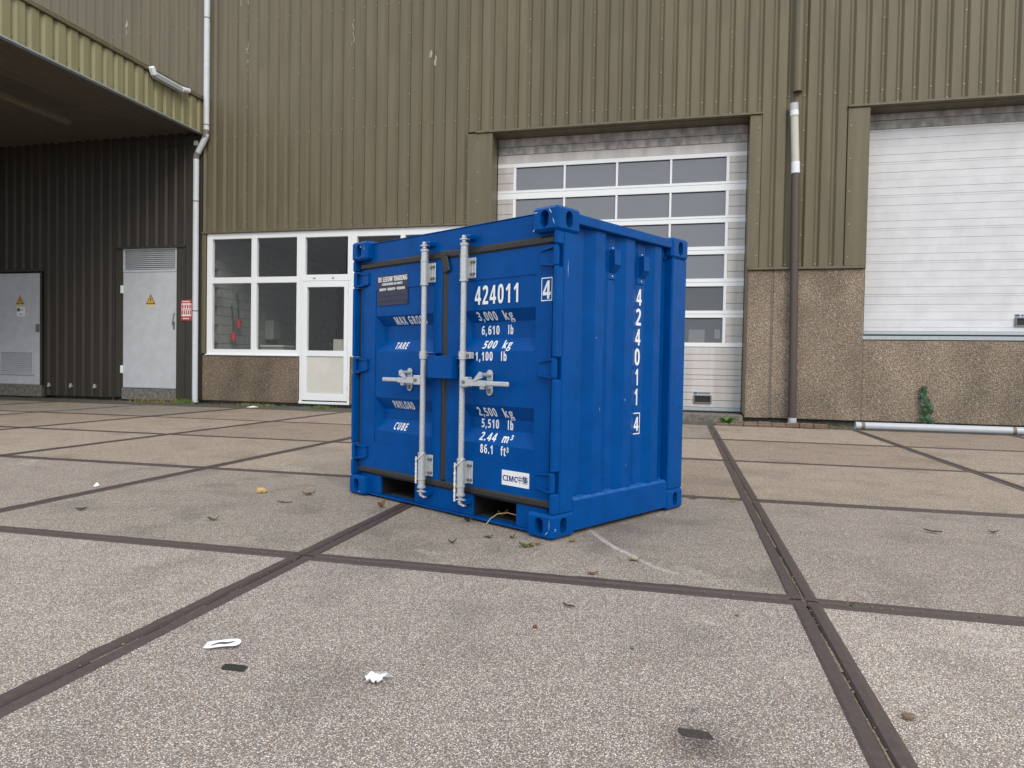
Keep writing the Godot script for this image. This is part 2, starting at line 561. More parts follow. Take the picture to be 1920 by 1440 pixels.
	mat("door_dirty", rgb(0.60, 0.57, 0.55), 0.6, 0.0, mottle(512, 0.02, 0.62, 1.0, 77, 2, 0.04), 0.5)
	mat("seal", rgb(0.02, 0.02, 0.021), 0.7)
	mat("grey_steel", rgb(0.54, 0.57, 0.62), 0.45, 0.0, fine, 0.6)
	mat("galvanised", rgb(0.45, 0.50, 0.53), 0.45, 0.4, fine, 2.0)
	mat("inner_paint", rgb(0.30, 0.325, 0.305), 0.9, 0.0, fine, 0.7)
	mat("inner_dark", rgb(0.13, 0.13, 0.125), 0.9, 0.0, fine, 0.5)
	var gl := mat("glass", Color(0.10, 0.12, 0.12, 0.03), 0.02)
	gl.transparency = BaseMaterial3D.TRANSPARENCY_ALPHA
	gl.metallic_specular = 0.3
	var ga := mat("acrylic", Color(0.50, 0.52, 0.55, 0.80), 0.14)
	ga.transparency = BaseMaterial3D.TRANSPARENCY_ALPHA
	var gb := mat("acrylic_clear", Color(0.40, 0.42, 0.44, 0.42), 0.06)
	gb.transparency = BaseMaterial3D.TRANSPARENCY_ALPHA
	mat("pvc_white", rgb(0.64, 0.685, 0.75), 0.4, 0.0, fine, 1.3)
	mat("pvc_grey", rgb(0.52, 0.555, 0.60), 0.4, 0.0, fine, 1.3)
	mat("pvc_dull", rgb(0.30, 0.27, 0.245), 0.6, 0.0, rust, 4.0)
	mat("pvc_cream", rgb(0.58, 0.58, 0.50), 0.5, 0.0, fine, 1.3)
	mat("pvc_brown", rgb(0.088, 0.066, 0.064), 0.45, 0.0, fine, 1.0)
	mat("rusty", rgb(0.22, 0.10, 0.04), 0.8, 0.0, rust, 8.0)
	# container
	var blue_tex := mottle(512, 0.012, 0.90, 1.0, 41, 1, 0.02)
	var b := mat("blue", rgb(0.0, 0.073, 0.305), 0.34, 0.0, blue_tex, 0.9)
	b.roughness_texture = mottle(512, 0.02, 0.7, 1.0, 44, 1, 0.05)
	b.heightmap_enabled = true
	b.heightmap_texture = mottle(256, 0.02, 0.0, 1.0, 47)
	b.heightmap_scale = 0.10
	b.metallic_specular = 0.18
	b.uv1_world_triplanar = false
	mat("blue_vent", rgb(0.0, 0.050, 0.29), 0.45)
	mat("blue_weld", rgb(0.008, 0.095, 0.34), 0.4)
	mat("blue_worn", rgb(0.05, 0.17, 0.46), 0.5)
	mat("white_print", rgb(0.80, 0.81, 0.82), 0.5)
	mat("rubber", rgb(0.030, 0.029, 0.028), 0.55, 0.0, rust, 3.0)
	mat("zinc", rgb(0.60, 0.64, 0.67), 0.36, 0.3, zincy, 4.0)
	mat("zinc_dark", rgb(0.20, 0.20, 0.20), 0.5, 0.5)
	mat("sticker_navy", rgb(0.018, 0.020, 0.055), 0.45)
	mat("sticker_band", rgb(0.007, 0.008, 0.022), 0.45)
	mat("cimc_blue", rgb(0.015, 0.03, 0.16), 0.5)
	mat("rope", rgb(0.72, 0.70, 0.66), 0.9)
	mat("scratch", rgb(0.50, 0.58, 0.68), 0.6)
	mat("black", rgb(0.015, 0.015, 0.016), 0.6)
	mat("sign_yellow", rgb(0.62, 0.36, 0.02), 0.5)
	mat("sign_cream", rgb(0.62, 0.56, 0.28), 0.5)
	mat("sign_red", rgb(0.50, 0.05, 0.06), 0.5)
	mat("paper", rgb(0.80, 0.82, 0.84), 0.8)
	mat("sign_blue", rgb(0.03, 0.10, 0.22), 0.5)
	mat("red_plastic", rgb(0.45, 0.02, 0.02), 0.4)
	mat("leaf_green", rgb(0.085, 0.10, 0.03), 0.8)
	mat("leaf_yellow", rgb(0.26, 0.20, 0.06), 0.8)
	mat("leaf_brown", rgb(0.16, 0.085, 0.035), 0.85)
	mat("leaf_dark", rgb(0.035, 0.03, 0.022), 0.85)
	mat("straw", rgb(0.42, 0.33, 0.14), 0.8)
	mat("stone_yellow", rgb(0.52, 0.36, 0.15), 0.9)
	mat("old_iron", rgb(0.075, 0.060, 0.050), 0.9, 0.0, rust, 7.0)
	mat("moss", rgb(0.040, 0.040, 0.028), 1.0, 0.0, rust, 9.0)
	var ivy := mat("ivy_leaf", rgb(0.022, 0.075, 0.028), 0.55)
	ivy.backlight_enabled = true
	ivy.backlight = Color(0.1, 0.2, 0.06)
	var gr := mat("grass_blade", rgb(0.085, 0.19, 0.035), 0.7)
	gr.backlight_enabled = true
	gr.backlight = Color(0.15, 0.25, 0.05)
	mat("grass_dry", rgb(0.24, 0.19, 0.085), 0.85)
	mat("ivy_stem", rgb(0.12, 0.06, 0.04), 0.9)
	var film := mat("film", Color(0.8, 0.82, 0.84, 0.35), 0.2)
	film.transparency = BaseMaterial3D.TRANSPARENCY_ALPHA

# ------------------------------------------------------------------ yard
const G11 := Vector3(1.4974, 0.0, 9.5399)
const EU := Vector3(1.9999, 0.0, -0.0202)
const EV := Vector3(-0.0202, 0.0, -1.9999)

func node_at(i: float, j: float) -> Vector3:
	return G11 + EU * (j - 1.0) + EV * (i - 1.0)

func yard() -> void:
	var mb := MB.new()
	var s := 120.0
	mb.quad(Vector3(-s, 0, -s), Vector3(s, 0, -s), Vector3(s, 0, s), Vector3(-s, 0, s), Vector3.UP)
	var g := put("ground", mb, M.ground, self, Vector3(0, -0.085, 0))
	g.set_meta("kind", "structure")
	# strip of soil between the last row of slabs and the wall
	mb = MB.new()
	var nx := 90
	var nz := 8
	var f := noise(FastNoiseLite.TYPE_SIMPLEX_SMOOTH, 1.3, 3, 4)
	var hh := func(x: float, z: float) -> float: return -0.035 + 0.022 * f.get_noise_2d(x, z * 1.6) - (0.02 if x > 4.2 else 0.0)
	for a in nx:
		for b in nz:
			var x0 := -14.0 + 26.0 * a / nx
			var x1 := -14.0 + 26.0 * (a + 1) / nx
			var z0 := -0.1 + 1.7 * b / nz
			var z1 := -0.1 + 1.7 * (b + 1) / nz
			mb.quad(Vector3(x0, hh.call(x0, z0), z0), Vector3(x1, hh.call(x1, z0), z0), Vector3(x1, hh.call(x1, z1), z1), Vector3(x0, hh.call(x0, z1), z1), Vector3.UP)
	var soil := put("soil_strip", mb, M.soil, self)
	soil.set_meta("kind", "structure")
	var pave := Node3D.new()
	pave.name = "paved_yard"
	add_child(pave)
	pave.set_meta("kind", "structure")
	# slabs: 2 m squares with steel angles round the edge
	var e := 0.046
	var slab_meshes := {}
	for long in [0, 1]:
		var dz: float = 2.0 if long == 0 else 2.22
		for flip in 2:
			mb = MB.new()
			var hx := 1.0 - 0.004 - e
			var hz := dz * 0.5 - 0.004 - e
			var k := 1
			for a in k:
				mb.quad(Vector3(-hx, 0, hz), Vector3(hx, 0, hz), Vector3(hx, 0, -hz), Vector3(-hx, 0, -hz), Vector3.UP)
			for q in mb.v:
				var uv := Vector2((q.x + 1.0) / 2.0, (dz * 0.5 - q.z) / dz)
				mb.u.push_back(uv if flip == 0 else Vector2(1, 1) - uv)
			slab_meshes[[long, flip]] = mb.mesh()
		# steel angles with a rounded arris; the concrete laps unevenly on to their inner edge
		for kind in 3:
			mb = MB.new()
			var ox := 1.0 - 0.004
			var oz := dz * 0.5 - 0.004
			for ax in 2:
				for sg in [1.0, -1.0]:
					var half: float = ox if ax == 0 else oz          # half length of this side
					var edge: float = oz if ax == 0 else ox          # where its outer edge lies
					var y := 0.0035 if ax == 0 else 0.0042
					var wide: float = e * rng.randf_range(0.62, 1.0)
					var at := func(t: float, d: float, h: float) -> Vector3: return Vector3(t, h, sg * (edge - d)) if ax == 0 else Vector3(sg * (edge - d), h, t)
					var k := 40
					var w0 := wide
					for q in k:
						var w1 := clampf(wide + rng.randfn(0.0, 0.0022) + (0.010 * rng.randf() if rng.randf() < 0.07 else 0.0), 0.016, e + 0.006)
						var t0 := -half + 2.0 * half * q / k
						var t1 := -half + 2.0 * half * (q + 1) / k
						mb.quad(at.call(t0, w0, y), at.call(t1, w1, y), at.call(t1, 0.007, y), at.call(t0, 0.007, y), Vector3.UP)
						mb.quad(at.call(t0, e + 0.001, 0.0004), at.call(t1, e + 0.001, 0.0004), at.call(t1, w1, y), at.call(t0, w0, y), Vector3.UP)
						w0 = w1
					var out := Vector3(0, 0, sg) if ax == 0 else Vector3(sg, 0, 0)
					mb.quad(at.call(-half, 0.007, y), at.call(half, 0.007, y), at.call(half, 0.0, -0.004), at.call(-half, 0.0, -0.004), out + Vector3.UP)
					mb.quad(at.call(-half, 0.0, -0.004), at.call(half, 0.0, -0.004), at.call(half, 0.0, -0.1), at.call(-half, 0.0, -0.1), out)
			slab_meshes[["frame", long, kind]] = mb.mesh()
	var turn := atan2(0.0202, 1.9999)
	for i in range(-1, 5):
		for j in range(-7, 5):
			var long := 1 if i == 4 else 0
			var c := node_at(i + 0.5, j + 0.5)
			if long: c = node_at(4, j + 0.5) + EV * 0.555
			var name_of := "slab_tan"
			if i <= 0: name_of = "slab_front" if j == 1 else "slab_pink"
			elif i == 1: name_of = "slab_container" if j == 1 else ("slab_grey" if j == 0 else "slab_pink")
			elif i == 4 and (j == 1 or j < -2): name_of = "slab_grey"
			if name_of == "slab_pink": name_of = ["slab_pink", "slab_pale", "slab_dull"][absi(i * 7 + j * 5 + 3) % 3]
			elif name_of == "slab_tan": name_of = ["slab_tan", "slab_sandy", "slab_brown"][absi(i * 5 + j * 7) % 3]
			var flip := 0 if name_of in ["slab_front", "slab_container"] or (i == 1 and j == 0) else absi(i * 3 + j * 5) % 2
			var sl := part("slab", slab_meshes[[long, flip]], M[name_of], pave)
			var y := rng.randf_range(-0.004, 0.0)
			if i == 1 and j == 1: y = 0.0
			sl.position = c + Vector3(rng.randf_range(-0.002, 0.002), y, rng.randf_range(-0.002, 0.002))
			sl.rotation = Vector3(0, turn + rng.randf_range(-0.0012, 0.0012), 0)
			part("steel_edge", slab_meshes[["frame", long, absi(i * 2 + j) % 3]], M.rail_steel, sl)
			if i == 0 and j == 1:
				for q in [Vector3(1.904, 0, 10.57), Vector3(3.105, 0, 10.575)]:
					mb = MB.new()
					var p: Vector3 = sl.transform.affine_inverse() * q
					var rim := PackedVector3Array()
					for k in 14:
						var t := TAU * k / 14.0
						var sx := signf(cos(t)) * pow(absf(cos(t)), 0.35) * 0.037
						var sz := signf(sin(t)) * pow(absf(sin(t)), 0.35) * 0.018
						rim.push_back(Vector3(p.x + sx + rng.randf_range(-0.004, 0.003) + sz * 0.3, 0.0002, p.z + sz + rng.randf_range(-0.003, 0.003)))
					mb.prism(rim, Vector3(0, 0.0012, 0))
					put("lifting_socket", mb, M.moss if q.x < 2.5 else M.old_iron, sl)
	# sand in the joints
	mb = MB.new()
	for line in 20:
		var ea := node_at(line - 1, -7) if line < 7 else node_at(-1, line - 14)
		var eb := node_at(line - 1, 5) if line < 7 else node_at(5, line - 14)
		var es := Vector3(0, 0, 0.007) if line < 7 else Vector3(0.007, 0, 0)
		var ey := Vector3(0, -0.013 - 0.0005 * (line % 2), 0)
		mb.quad(ea + ey - es, eb + ey - es, eb + ey + es, ea + ey + es, Vector3.UP)
		var along := line < 7
		var idx := float(line - 1) if along else float(line - 14)
		var t := -7.0 if along else -1.0
		while t < 5.0:
			var l := rng.randf_range(0.02, 0.16)
			if rng.randf() < 0.72:
				var a := node_at(idx, t) if along else node_at(t, idx)
				var b := node_at(idx, t + l) if along else node_at(t + l, idx)
				var w0 := rng.randf_range(0.0015, 0.0048)
				var side := Vector3(0, 0, w0) if along else Vector3(w0, 0, 0)
				var y0 := Vector3(0, rng.randf_range(-0.010, -0.001), 0)
				var y1 := Vector3(0, rng.randf_range(-0.010, -0.001), 0)
				mb.quad(a + y0 - side, b + y1 - side * 0.7, b + y1 + side * 0.7, a + y0 + side, Vector3.UP)
			t += l
	# grit lying in and on the joints
	for k in 2200:
		var along := rng.randf_range(-1.0, 4.0)
		var c: Vector3
		if k % 2 == 0: c = node_at(float(rng.randi_range(0, 3)), along + rng.randf_range(0.0, 1.0))
		else: c = node_at(along, float(rng.randi_range(-1, 3)))
		c += Vector3(rng.randf_range(-0.006, 0.006), 0.0, rng.randf_range(-0.006, 0.006))
		var r := rng.randf_range(0.0012, 0.0032) * (1.6 if k % 23 == 0 else 1.0)
		if k % 5 == 0: c += Vector3(rng.randfn(0.0, 0.02), 0.006, rng.randfn(0.0, 0.02))
		c.y = rng.randf_range(-0.004, 0.002)
		mb.bbox(c, Vector3(r * 2.2, r * 1.4, r * 2.0), r * 0.5, 0, Basis(Vector3.UP, rng.randf() * 3.0))
	var js := put("joint_sand", mb, M.joint_sand, pave)
	js.set_meta("kind", "stuff")

# ------------------------------------------------------------------ warehouse
var hall: Node3D
const SET := -0.36       # how far the big doors stand back

func warehouse() -> void:
	hall = thing("warehouse", "olive brown steel-clad warehouse with washed-gravel concrete plinth behind the container", "building")
	# cladding, sheets of five ribs
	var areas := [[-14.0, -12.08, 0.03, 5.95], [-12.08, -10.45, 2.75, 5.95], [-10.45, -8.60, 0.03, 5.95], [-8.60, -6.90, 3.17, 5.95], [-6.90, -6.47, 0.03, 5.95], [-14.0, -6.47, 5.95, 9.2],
		[-6.47, -0.90, 3.42, 9.2], [-0.90, 4.157, 5.06, 9.2], [4.157, 5.455, 2.53, 9.2], [5.455, 11.5, 5.075, 9.2]]
	var cuts := []
	for k in range(-12, 20):
		cuts.push_back(RIB0 + (3 + 5 * k) * RIBP - 0.115 + 0.1145)
	for ar in areas:
		var xs := [ar[0]]
		for c in cuts:
			if c > ar[0] + 0.05 and c < ar[1] - 0.05: xs.push_back(c)
		xs.push_back(ar[1])
		for i in xs.size() - 1:
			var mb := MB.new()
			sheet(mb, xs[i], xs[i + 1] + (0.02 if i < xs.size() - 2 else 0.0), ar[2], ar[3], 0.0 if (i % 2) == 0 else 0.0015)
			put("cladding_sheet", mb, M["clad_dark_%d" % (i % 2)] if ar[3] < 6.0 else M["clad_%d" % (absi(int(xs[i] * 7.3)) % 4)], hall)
	# self-drilling screws: rows across every rib, lines down the sheet laps
	var sc := MB.new()
	for i in range(-1, 78):
		var x := RIB0 + i * RIBP
		for y in [5.30, 7.55]:
			var inside: bool = x > -6.47 or y > 6.2
			if inside: screw(sc, x, y)
		if x > -6.4 and x < -0.92: screw(sc, x, 3.47)
		if x > 4.2 and x < 5.45: screw(sc, x, 2.575)
		if x > -0.7 and x < 4.16 and i % 5 == 3: screw(sc, x, 5.10)
		if x > 5.5 and i % 3 == 0: screw(sc, x, 5.11)
		if i % 5 == 3:
			var low := 3.42
			if x > -0.9: low = 5.1
			if x > 4.157 and x < 5.455: low = 2.53
			for k in range(-5, 7):
				var y := 5.30 + 0.5625 * k
				if y > low + 0.15 and k != 0 and k != 4: screw(sc, x, y)
	for y in range(8):
		screw(sc, -0.70, 4.85 - 0.52 * y, 0.056)
		if y < 5:
			screw(sc, 4.115, 4.8 - 0.52 * y, 0.056)
			screw(sc, 5.50, 4.75 - 0.52 * y, 0.056)
	for i in range(-26, -1):
		screw(sc, RIB0 + i * RIBP, 7.55)
	var so := put("screws", sc, M.screw, hall)
	so.set_meta("kind", "stuff")
	var wm := MB.new()
	for e in [[-5.64, 7.75, 8.3], [-5.50, 7.6, 8.4], [-5.50, 6.55, 7.2], [-3.22, 6.85, 7.35], [-1.64, 6.45, 6.55], [-1.55, 6.30, 6.42], [-8.35, 7.5, 7.75], [0.18, 7.1, 7.7]]:
		for k in 9:
			var y: float = lerpf(e[1], e[2], rng.randf())
			var x: float = e[0] + rng.randfn(0.0, 0.012)
			var l := rng.randf_range(0.02, 0.12)
			var zz := maxf(rib_z(x - 0.008), rib_z(x + 0.008)) + 0.002
			wm.quad(Vector3(x - 0.004, y, zz), Vector3(x + 0.003, y + 0.01, zz), Vector3(x + 0.005, y + l, zz), Vector3(x - 0.002, y + l * 0.9, zz), Vector3(0, 0, 1))
	put("bare_scrapes", wm, M.white_panel, hall).set_meta("kind", "stuff")
	# flashings
	var fl := func(x0: float, x1: float, y0: float, y1: float, z0: float, z1: float) -> void:
		var mb := MB.new()
		mb.bbox(Vector3((x0 + x1) * 0.5, (y0 + y1) * 0.5, (z0 + z1) * 0.5), Vector3(x1 - x0, y1 - y0, z1 - z0), 0.004)
		put("flashing", mb, M.flash, hall)
	fl.call(-0.74, 4.165, 5.025, 5.062, -0.02, 0.085)       # head of the window door
	fl.call(5.452, 11.5, 5.04, 5.078, -0.02, 0.085)         # head of the dock door
	fl.call(-6.49, -0.90, 3.385, 3.42, -0.03, 0.075)        # head of the office windows
	fl.call(3.99, 5.772, 2.488, 2.528, -0.02, 0.075)        # over the concrete panel
	fl.call(-0.90, -0.43, 0.0, 5.025, 0.012, 0.054)         # jambs
	fl.call(-0.434, -0.43, 0.0, 5.024, SET, 0.012)
	fl.call(3.972, 4.155, 2.53, 5.024, 0.012, 0.054)
	fl.call(3.972, 3.99, 0.10, 2.53, SET, 0.056)
	fl.call(5.456, 5.775, 2.53, 5.038, 0.012, 0.054)
	fl.call(5.775, 5.779, 1.42, 5.038, SET, 0.012)
	fl.call(-0.43, 3.972, 5.018, 5.024, SET, -0.02)         # undersides over the doors
	fl.call(5.78, 11.5, 5.033, 5.039, SET, -0.02)
	fl.call(3.972, 3.976, 2.53, 5.017, SET, 0.012)
	fl.call(-6.49, -6.40, 0.98, 3.384, -0.03, 0.052)        # beside the windows
	fl.call(-6.62, -6.47, 5.95, 9.2, 0.046, 0.056)          # flat strip beside the pipe
	for e in [[-8.62, -6.88, 3.135, 3.168, 0.07], [-12.1, -10.43, 2.70, 2.748, 0.07], [-6.86, -6.50, 0.04, 5.36, 0.056]]:
		bar("flashing", hall, e[0], e[1], e[2], e[3], -0.02 if e[4] > 0.06 else 0.046, e[4], M.flash_dark, 0.004)
	# washed concrete panels
	var cp := func(x0: float, x1: float, y0: float, y1: float) -> void:
		var mb := MB.new()
		mb.bbox(Vector3((x0 + x1) * 0.5, (y0 + y1) * 0.5, -0.055), Vector3(x1 - x0, y1 - y0, 0.17), 0.012)
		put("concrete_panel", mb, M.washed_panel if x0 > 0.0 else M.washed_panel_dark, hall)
	cp.call(3.992, 4.372, 0.045, 2.486)
	cp.call(4.402, 5.770, 0.050, 2.486)
	cp.call(5.770, 11.5, 0.055, 1.345)
	cp.call(-6.485, -4.30, 0.03, 0.948)
	cp.call(-3.21, -0.92, 0.03, 0.948)
	var mb2 := MB.new()
	mb2.bbox(Vector3(4.387, 1.268, 0.0), Vector3(0.028, 2.43, 0.04), 0.006)
	put("sealant", mb2, M.pvc_dull, hall)
	# footing under the panels, sills of the doors
	mb2 = MB.new()
	mb2.box(Vector3(2.5, -0.1, -0.16), Vector3(18.2, 0.26, 0.2))
	put("footing", mb2, M.soil, hall)
	mb2 = MB.new()
	mb2.bbox(Vector3(1.77, 0.01, -0.12), Vector3(4.39, 0.16, 0.56), 0.015)
	put("door_sill", mb2, M.cement, hall)
	mb2 = MB.new()
	mb2.bbox(Vector3(-7.77, 0.11, -0.04), Vector3(1.34, 0.235, 0.16), 0.01)
	put("plinth", mb2, M.cement, hall)
	mb2 = MB.new()
	mb2.bbox(Vector3(-11.28, 0.11, -0.04), Vector3(1.5, 0.25, 0.16), 0.01)
	put("plinth", mb2, M.cement, hall)
	mb2 = MB.new()
	mb2.bbox(Vector3(8.63, 1.385, -0.17), Vector3(5.74, 0.062, 0.42), 0.006)
	put("dock_sill", mb2, M.galvanised, hall)
	for x in [-10.30, -9.72, -9.10]:
		mb2 = MB.new()
		mb2.cyl(Vector3(x, 0.235, 0.04), Vector3(x, 0.235, 0.075), 0.035, 0.03, 12)
		mb2.bbox(Vector3(x - 0.01, 0.27, 0.05), Vector3(0.05, 0.05, 0.02), 0.004)
		put("bracket", mb2, M.zinc, hall)
	# shell of the hall behind the wall
	var shell := func(called: String, c: Vector3, s: Vector3, m: Material) -> void:
		var mb := MB.new()
		mb.box(c, s)
		put(called, mb, m, hall)
	shell.call("roof", Vector3(-1.0, 9.3, -6.9), Vector3(26.4, 0.16, 14.2), M.under)
	shell.call("back_wall", Vector3(-1.0, 4.6, -13.9), Vector3(26.0, 9.2, 0.2), M.under)
	shell.call("end_wall", Vector3(-14.1, 4.6, -6.9), Vector3(0.2, 9.2, 13.8), M.under)
	shell.call("end_wall", Vector3(11.6, 4.6, -6.9), Vector3(0.2, 9.2, 13.8), M.under)
	shell.call("floor", Vector3(-1.2, -0.02, -7.05), Vector3(25.6, 0.1, 13.4), M.cement)
	shell.call("lining", Vector3(-10.3, 4.6, -0.22), Vector3(7.6, 9.2, 0.04), M.inner_dark)
	shell.call("lining", Vector3(-3.7, 6.35, -0.22), Vector3(5.56, 5.9, 0.04), M.inner_dark)
	shell.call("lining", Vector3(1.77, 7.2, -0.22), Vector3(5.38, 4.3, 0.04), M.inner_dark)
	shell.call("lining", Vector3(4.88, 4.6, -0.40), Vector3(1.78, 9.2, 0.04), M.inner_dark)
	shell.call("lining", Vector3(8.6, 7.1, -0.40), Vector3(5.6, 4.1, 0.04), M.inner_dark)
	shell.call("partition", Vector3(-0.72, 4.6, -3.4), Vector3(0.16, 9.2, 6.2), M.inner_dark)
	shell.call("partition", Vector3(-3.6, 1.8, -6.6), Vector3(5.6, 3.6, 0.14), M.inner_dark)
	shell.call("ceiling", Vector3(-3.6, 3.52, -3.4), Vector3(5.7, 0.1, 6.2), M.inner_dark)
	# painted block wall seen through the office windows
	var iw := joint("inner_wall", hall, Vector3(-6.52, 0.05, -0.26))
	var blk := MB.new()
	blk.bbox(Vector3(0, 0.095, -0.195), Vector3(0.12, 0.186, 0.386), 0.006)
	var bm := blk.mesh()
	for r in 18:
		for k in 13:
			var o := part("block", bm, M.inner_paint, iw, Vector3(rng.randf_range(-0.002, 0.002), r * 0.192, -0.392 * k - (0.196 if r % 2 else 0.0)))
			o.scale = Vector3.ONE
	mb2 = MB.new()
	mb2.box(Vector3(-6.60, 1.75, -2.9), Vector3(0.06, 3.5, 5.6))
	put("partition", mb2, M.inner_paint, hall)
	windows()
	sectional_door()
	dock_door()
	steel_doors()

func screw(mb: MB, x: float, y: float, z := -1.0) -> void:
	var zz := z if z >= 0.0 else rib_z(x) + 0.0015
	mb.cyl(Vector3(x, y, zz), Vector3(x, y, zz + 0.003), 0.013, 0.013, 8)
	mb.cyl(Vector3(x, y, zz + 0.003), Vector3(x, y, zz + 0.012), 0.008, 0.007, 6)

func bar(called: String, parent: Node, x0: float, x1: float, y0: float, y1: float, z0: float, z1: float, m: Material, bev := 0.005) -> MeshInstance3D:
	var mb := MB.new()
	mb.bbox(Vector3((x0 + x1) * 0.5, (y0 + y1) * 0.5, (z0 + z1) * 0.5), Vector3(absf(x1 - x0), absf(y1 - y0), absf(z1 - z0)), bev)
	return put(called, mb, m, parent)

func windows() -> void:
	# two-bay window left of the door
	var w := joint("window", hall, Vector3.ZERO, "white two-bay office window with dark panes over a gravel panel")
	var wf := func(win: Node3D, xs: Array, ys: Array) -> void:
		# xs, ys: edges of bars and panes in turn
		for i in range(0, xs.size(), 2):
			bar("upright", win, xs[i], xs[i + 1], ys[0], ys[-1], -0.06, 0.024, M.white_frame)
		for i in range(1, xs.size() - 1, 2):
			for k in range(0, ys.size(), 2):
				bar("rail", win, xs[i], xs[i + 1], ys[k], ys[k + 1], -0.058, 0.021, M.white_frame)
			for k in range(1, ys.size() - 1, 2):
				bar("pane", win, xs[i], xs[i + 1], ys[k], ys[k + 1], -0.03, -0.024, M.glass, 0.0)
	wf.call(w, [-6.385, -6.262, -5.368, -5.248, -4.36, -4.285], [0.955, 1.072, 2.388, 2.508, 3.272, 3.384])
	bar("sill", w, -6.40, -4.285, 0.948, 0.972, -0.05, 0.06, M.white_frame)
	var w2 := joint("window", hall, Vector3.ZERO, "white office window right of the glazed door, mostly behind the container")
	wf.call(w2, [-3.205, -3.085, -2.195, -2.10, -1.20, -0.92], [0.955, 1.072, 2.388, 2.508, 3.245, 3.384])
	# glazed door with a fanlight
	var d := joint("glazed_door", hall, Vector3.ZERO, "white office door with a tall pane above a plain panel and a fanlight")
	wf.call(d, [-4.283, -4.178, -3.272, -3.207], [2.415, 2.535, 3.256, 3.384])
	bar("frame_post", d, -4.283, -4.235, 0.06, 2.414, -0.06, 0.024, M.white_frame)
	bar("frame_post", d, -3.252, -3.207, 0.06, 2.414, -0.06, 0.024, M.white_frame)
	bar("leaf_stile", d, -4.231, -4.122, 0.10, 2.408, -0.05, 0.034, M.white_frame)
	bar("leaf_stile", d, -3.334, -3.256, 0.10, 2.408, -0.05, 0.034, M.white_frame)
	bar("leaf_rail", d, -4.122, -3.334, 2.292, 2.408, -0.05, 0.033, M.white_frame)
	bar("leaf_rail", d, -4.122, -3.334, 0.955, 1.066, -0.05, 0.033, M.white_frame)
	bar("leaf_rail", d, -4.122, -3.334, 0.10, 0.232, -0.05, 0.033, M.white_frame)
	bar("pane", d, -4.122, -3.334, 1.066, 2.292, -0.02, -0.014, M.glass, 0.0)
	bar("panel", d, -4.122, -3.334, 0.232, 0.955, -0.03, 0.012, M.white_panel)
	bar("threshold", d, -4.283, -3.207, 0.03, 0.075, -0.06, 0.05, M.white_frame)
	for y in [0.35, 1.1, 2.2]:
		bar("hinge", d, -3.262, -3.244, y, y + 0.09, 0.03, 0.052, M.white_frame)
	for x in [-4.0, -3.6]:
		bar("catch", d, x, x + 0.05, 2.455, 2.475, 0.02, 0.032, M.zinc_dark, 0.002)

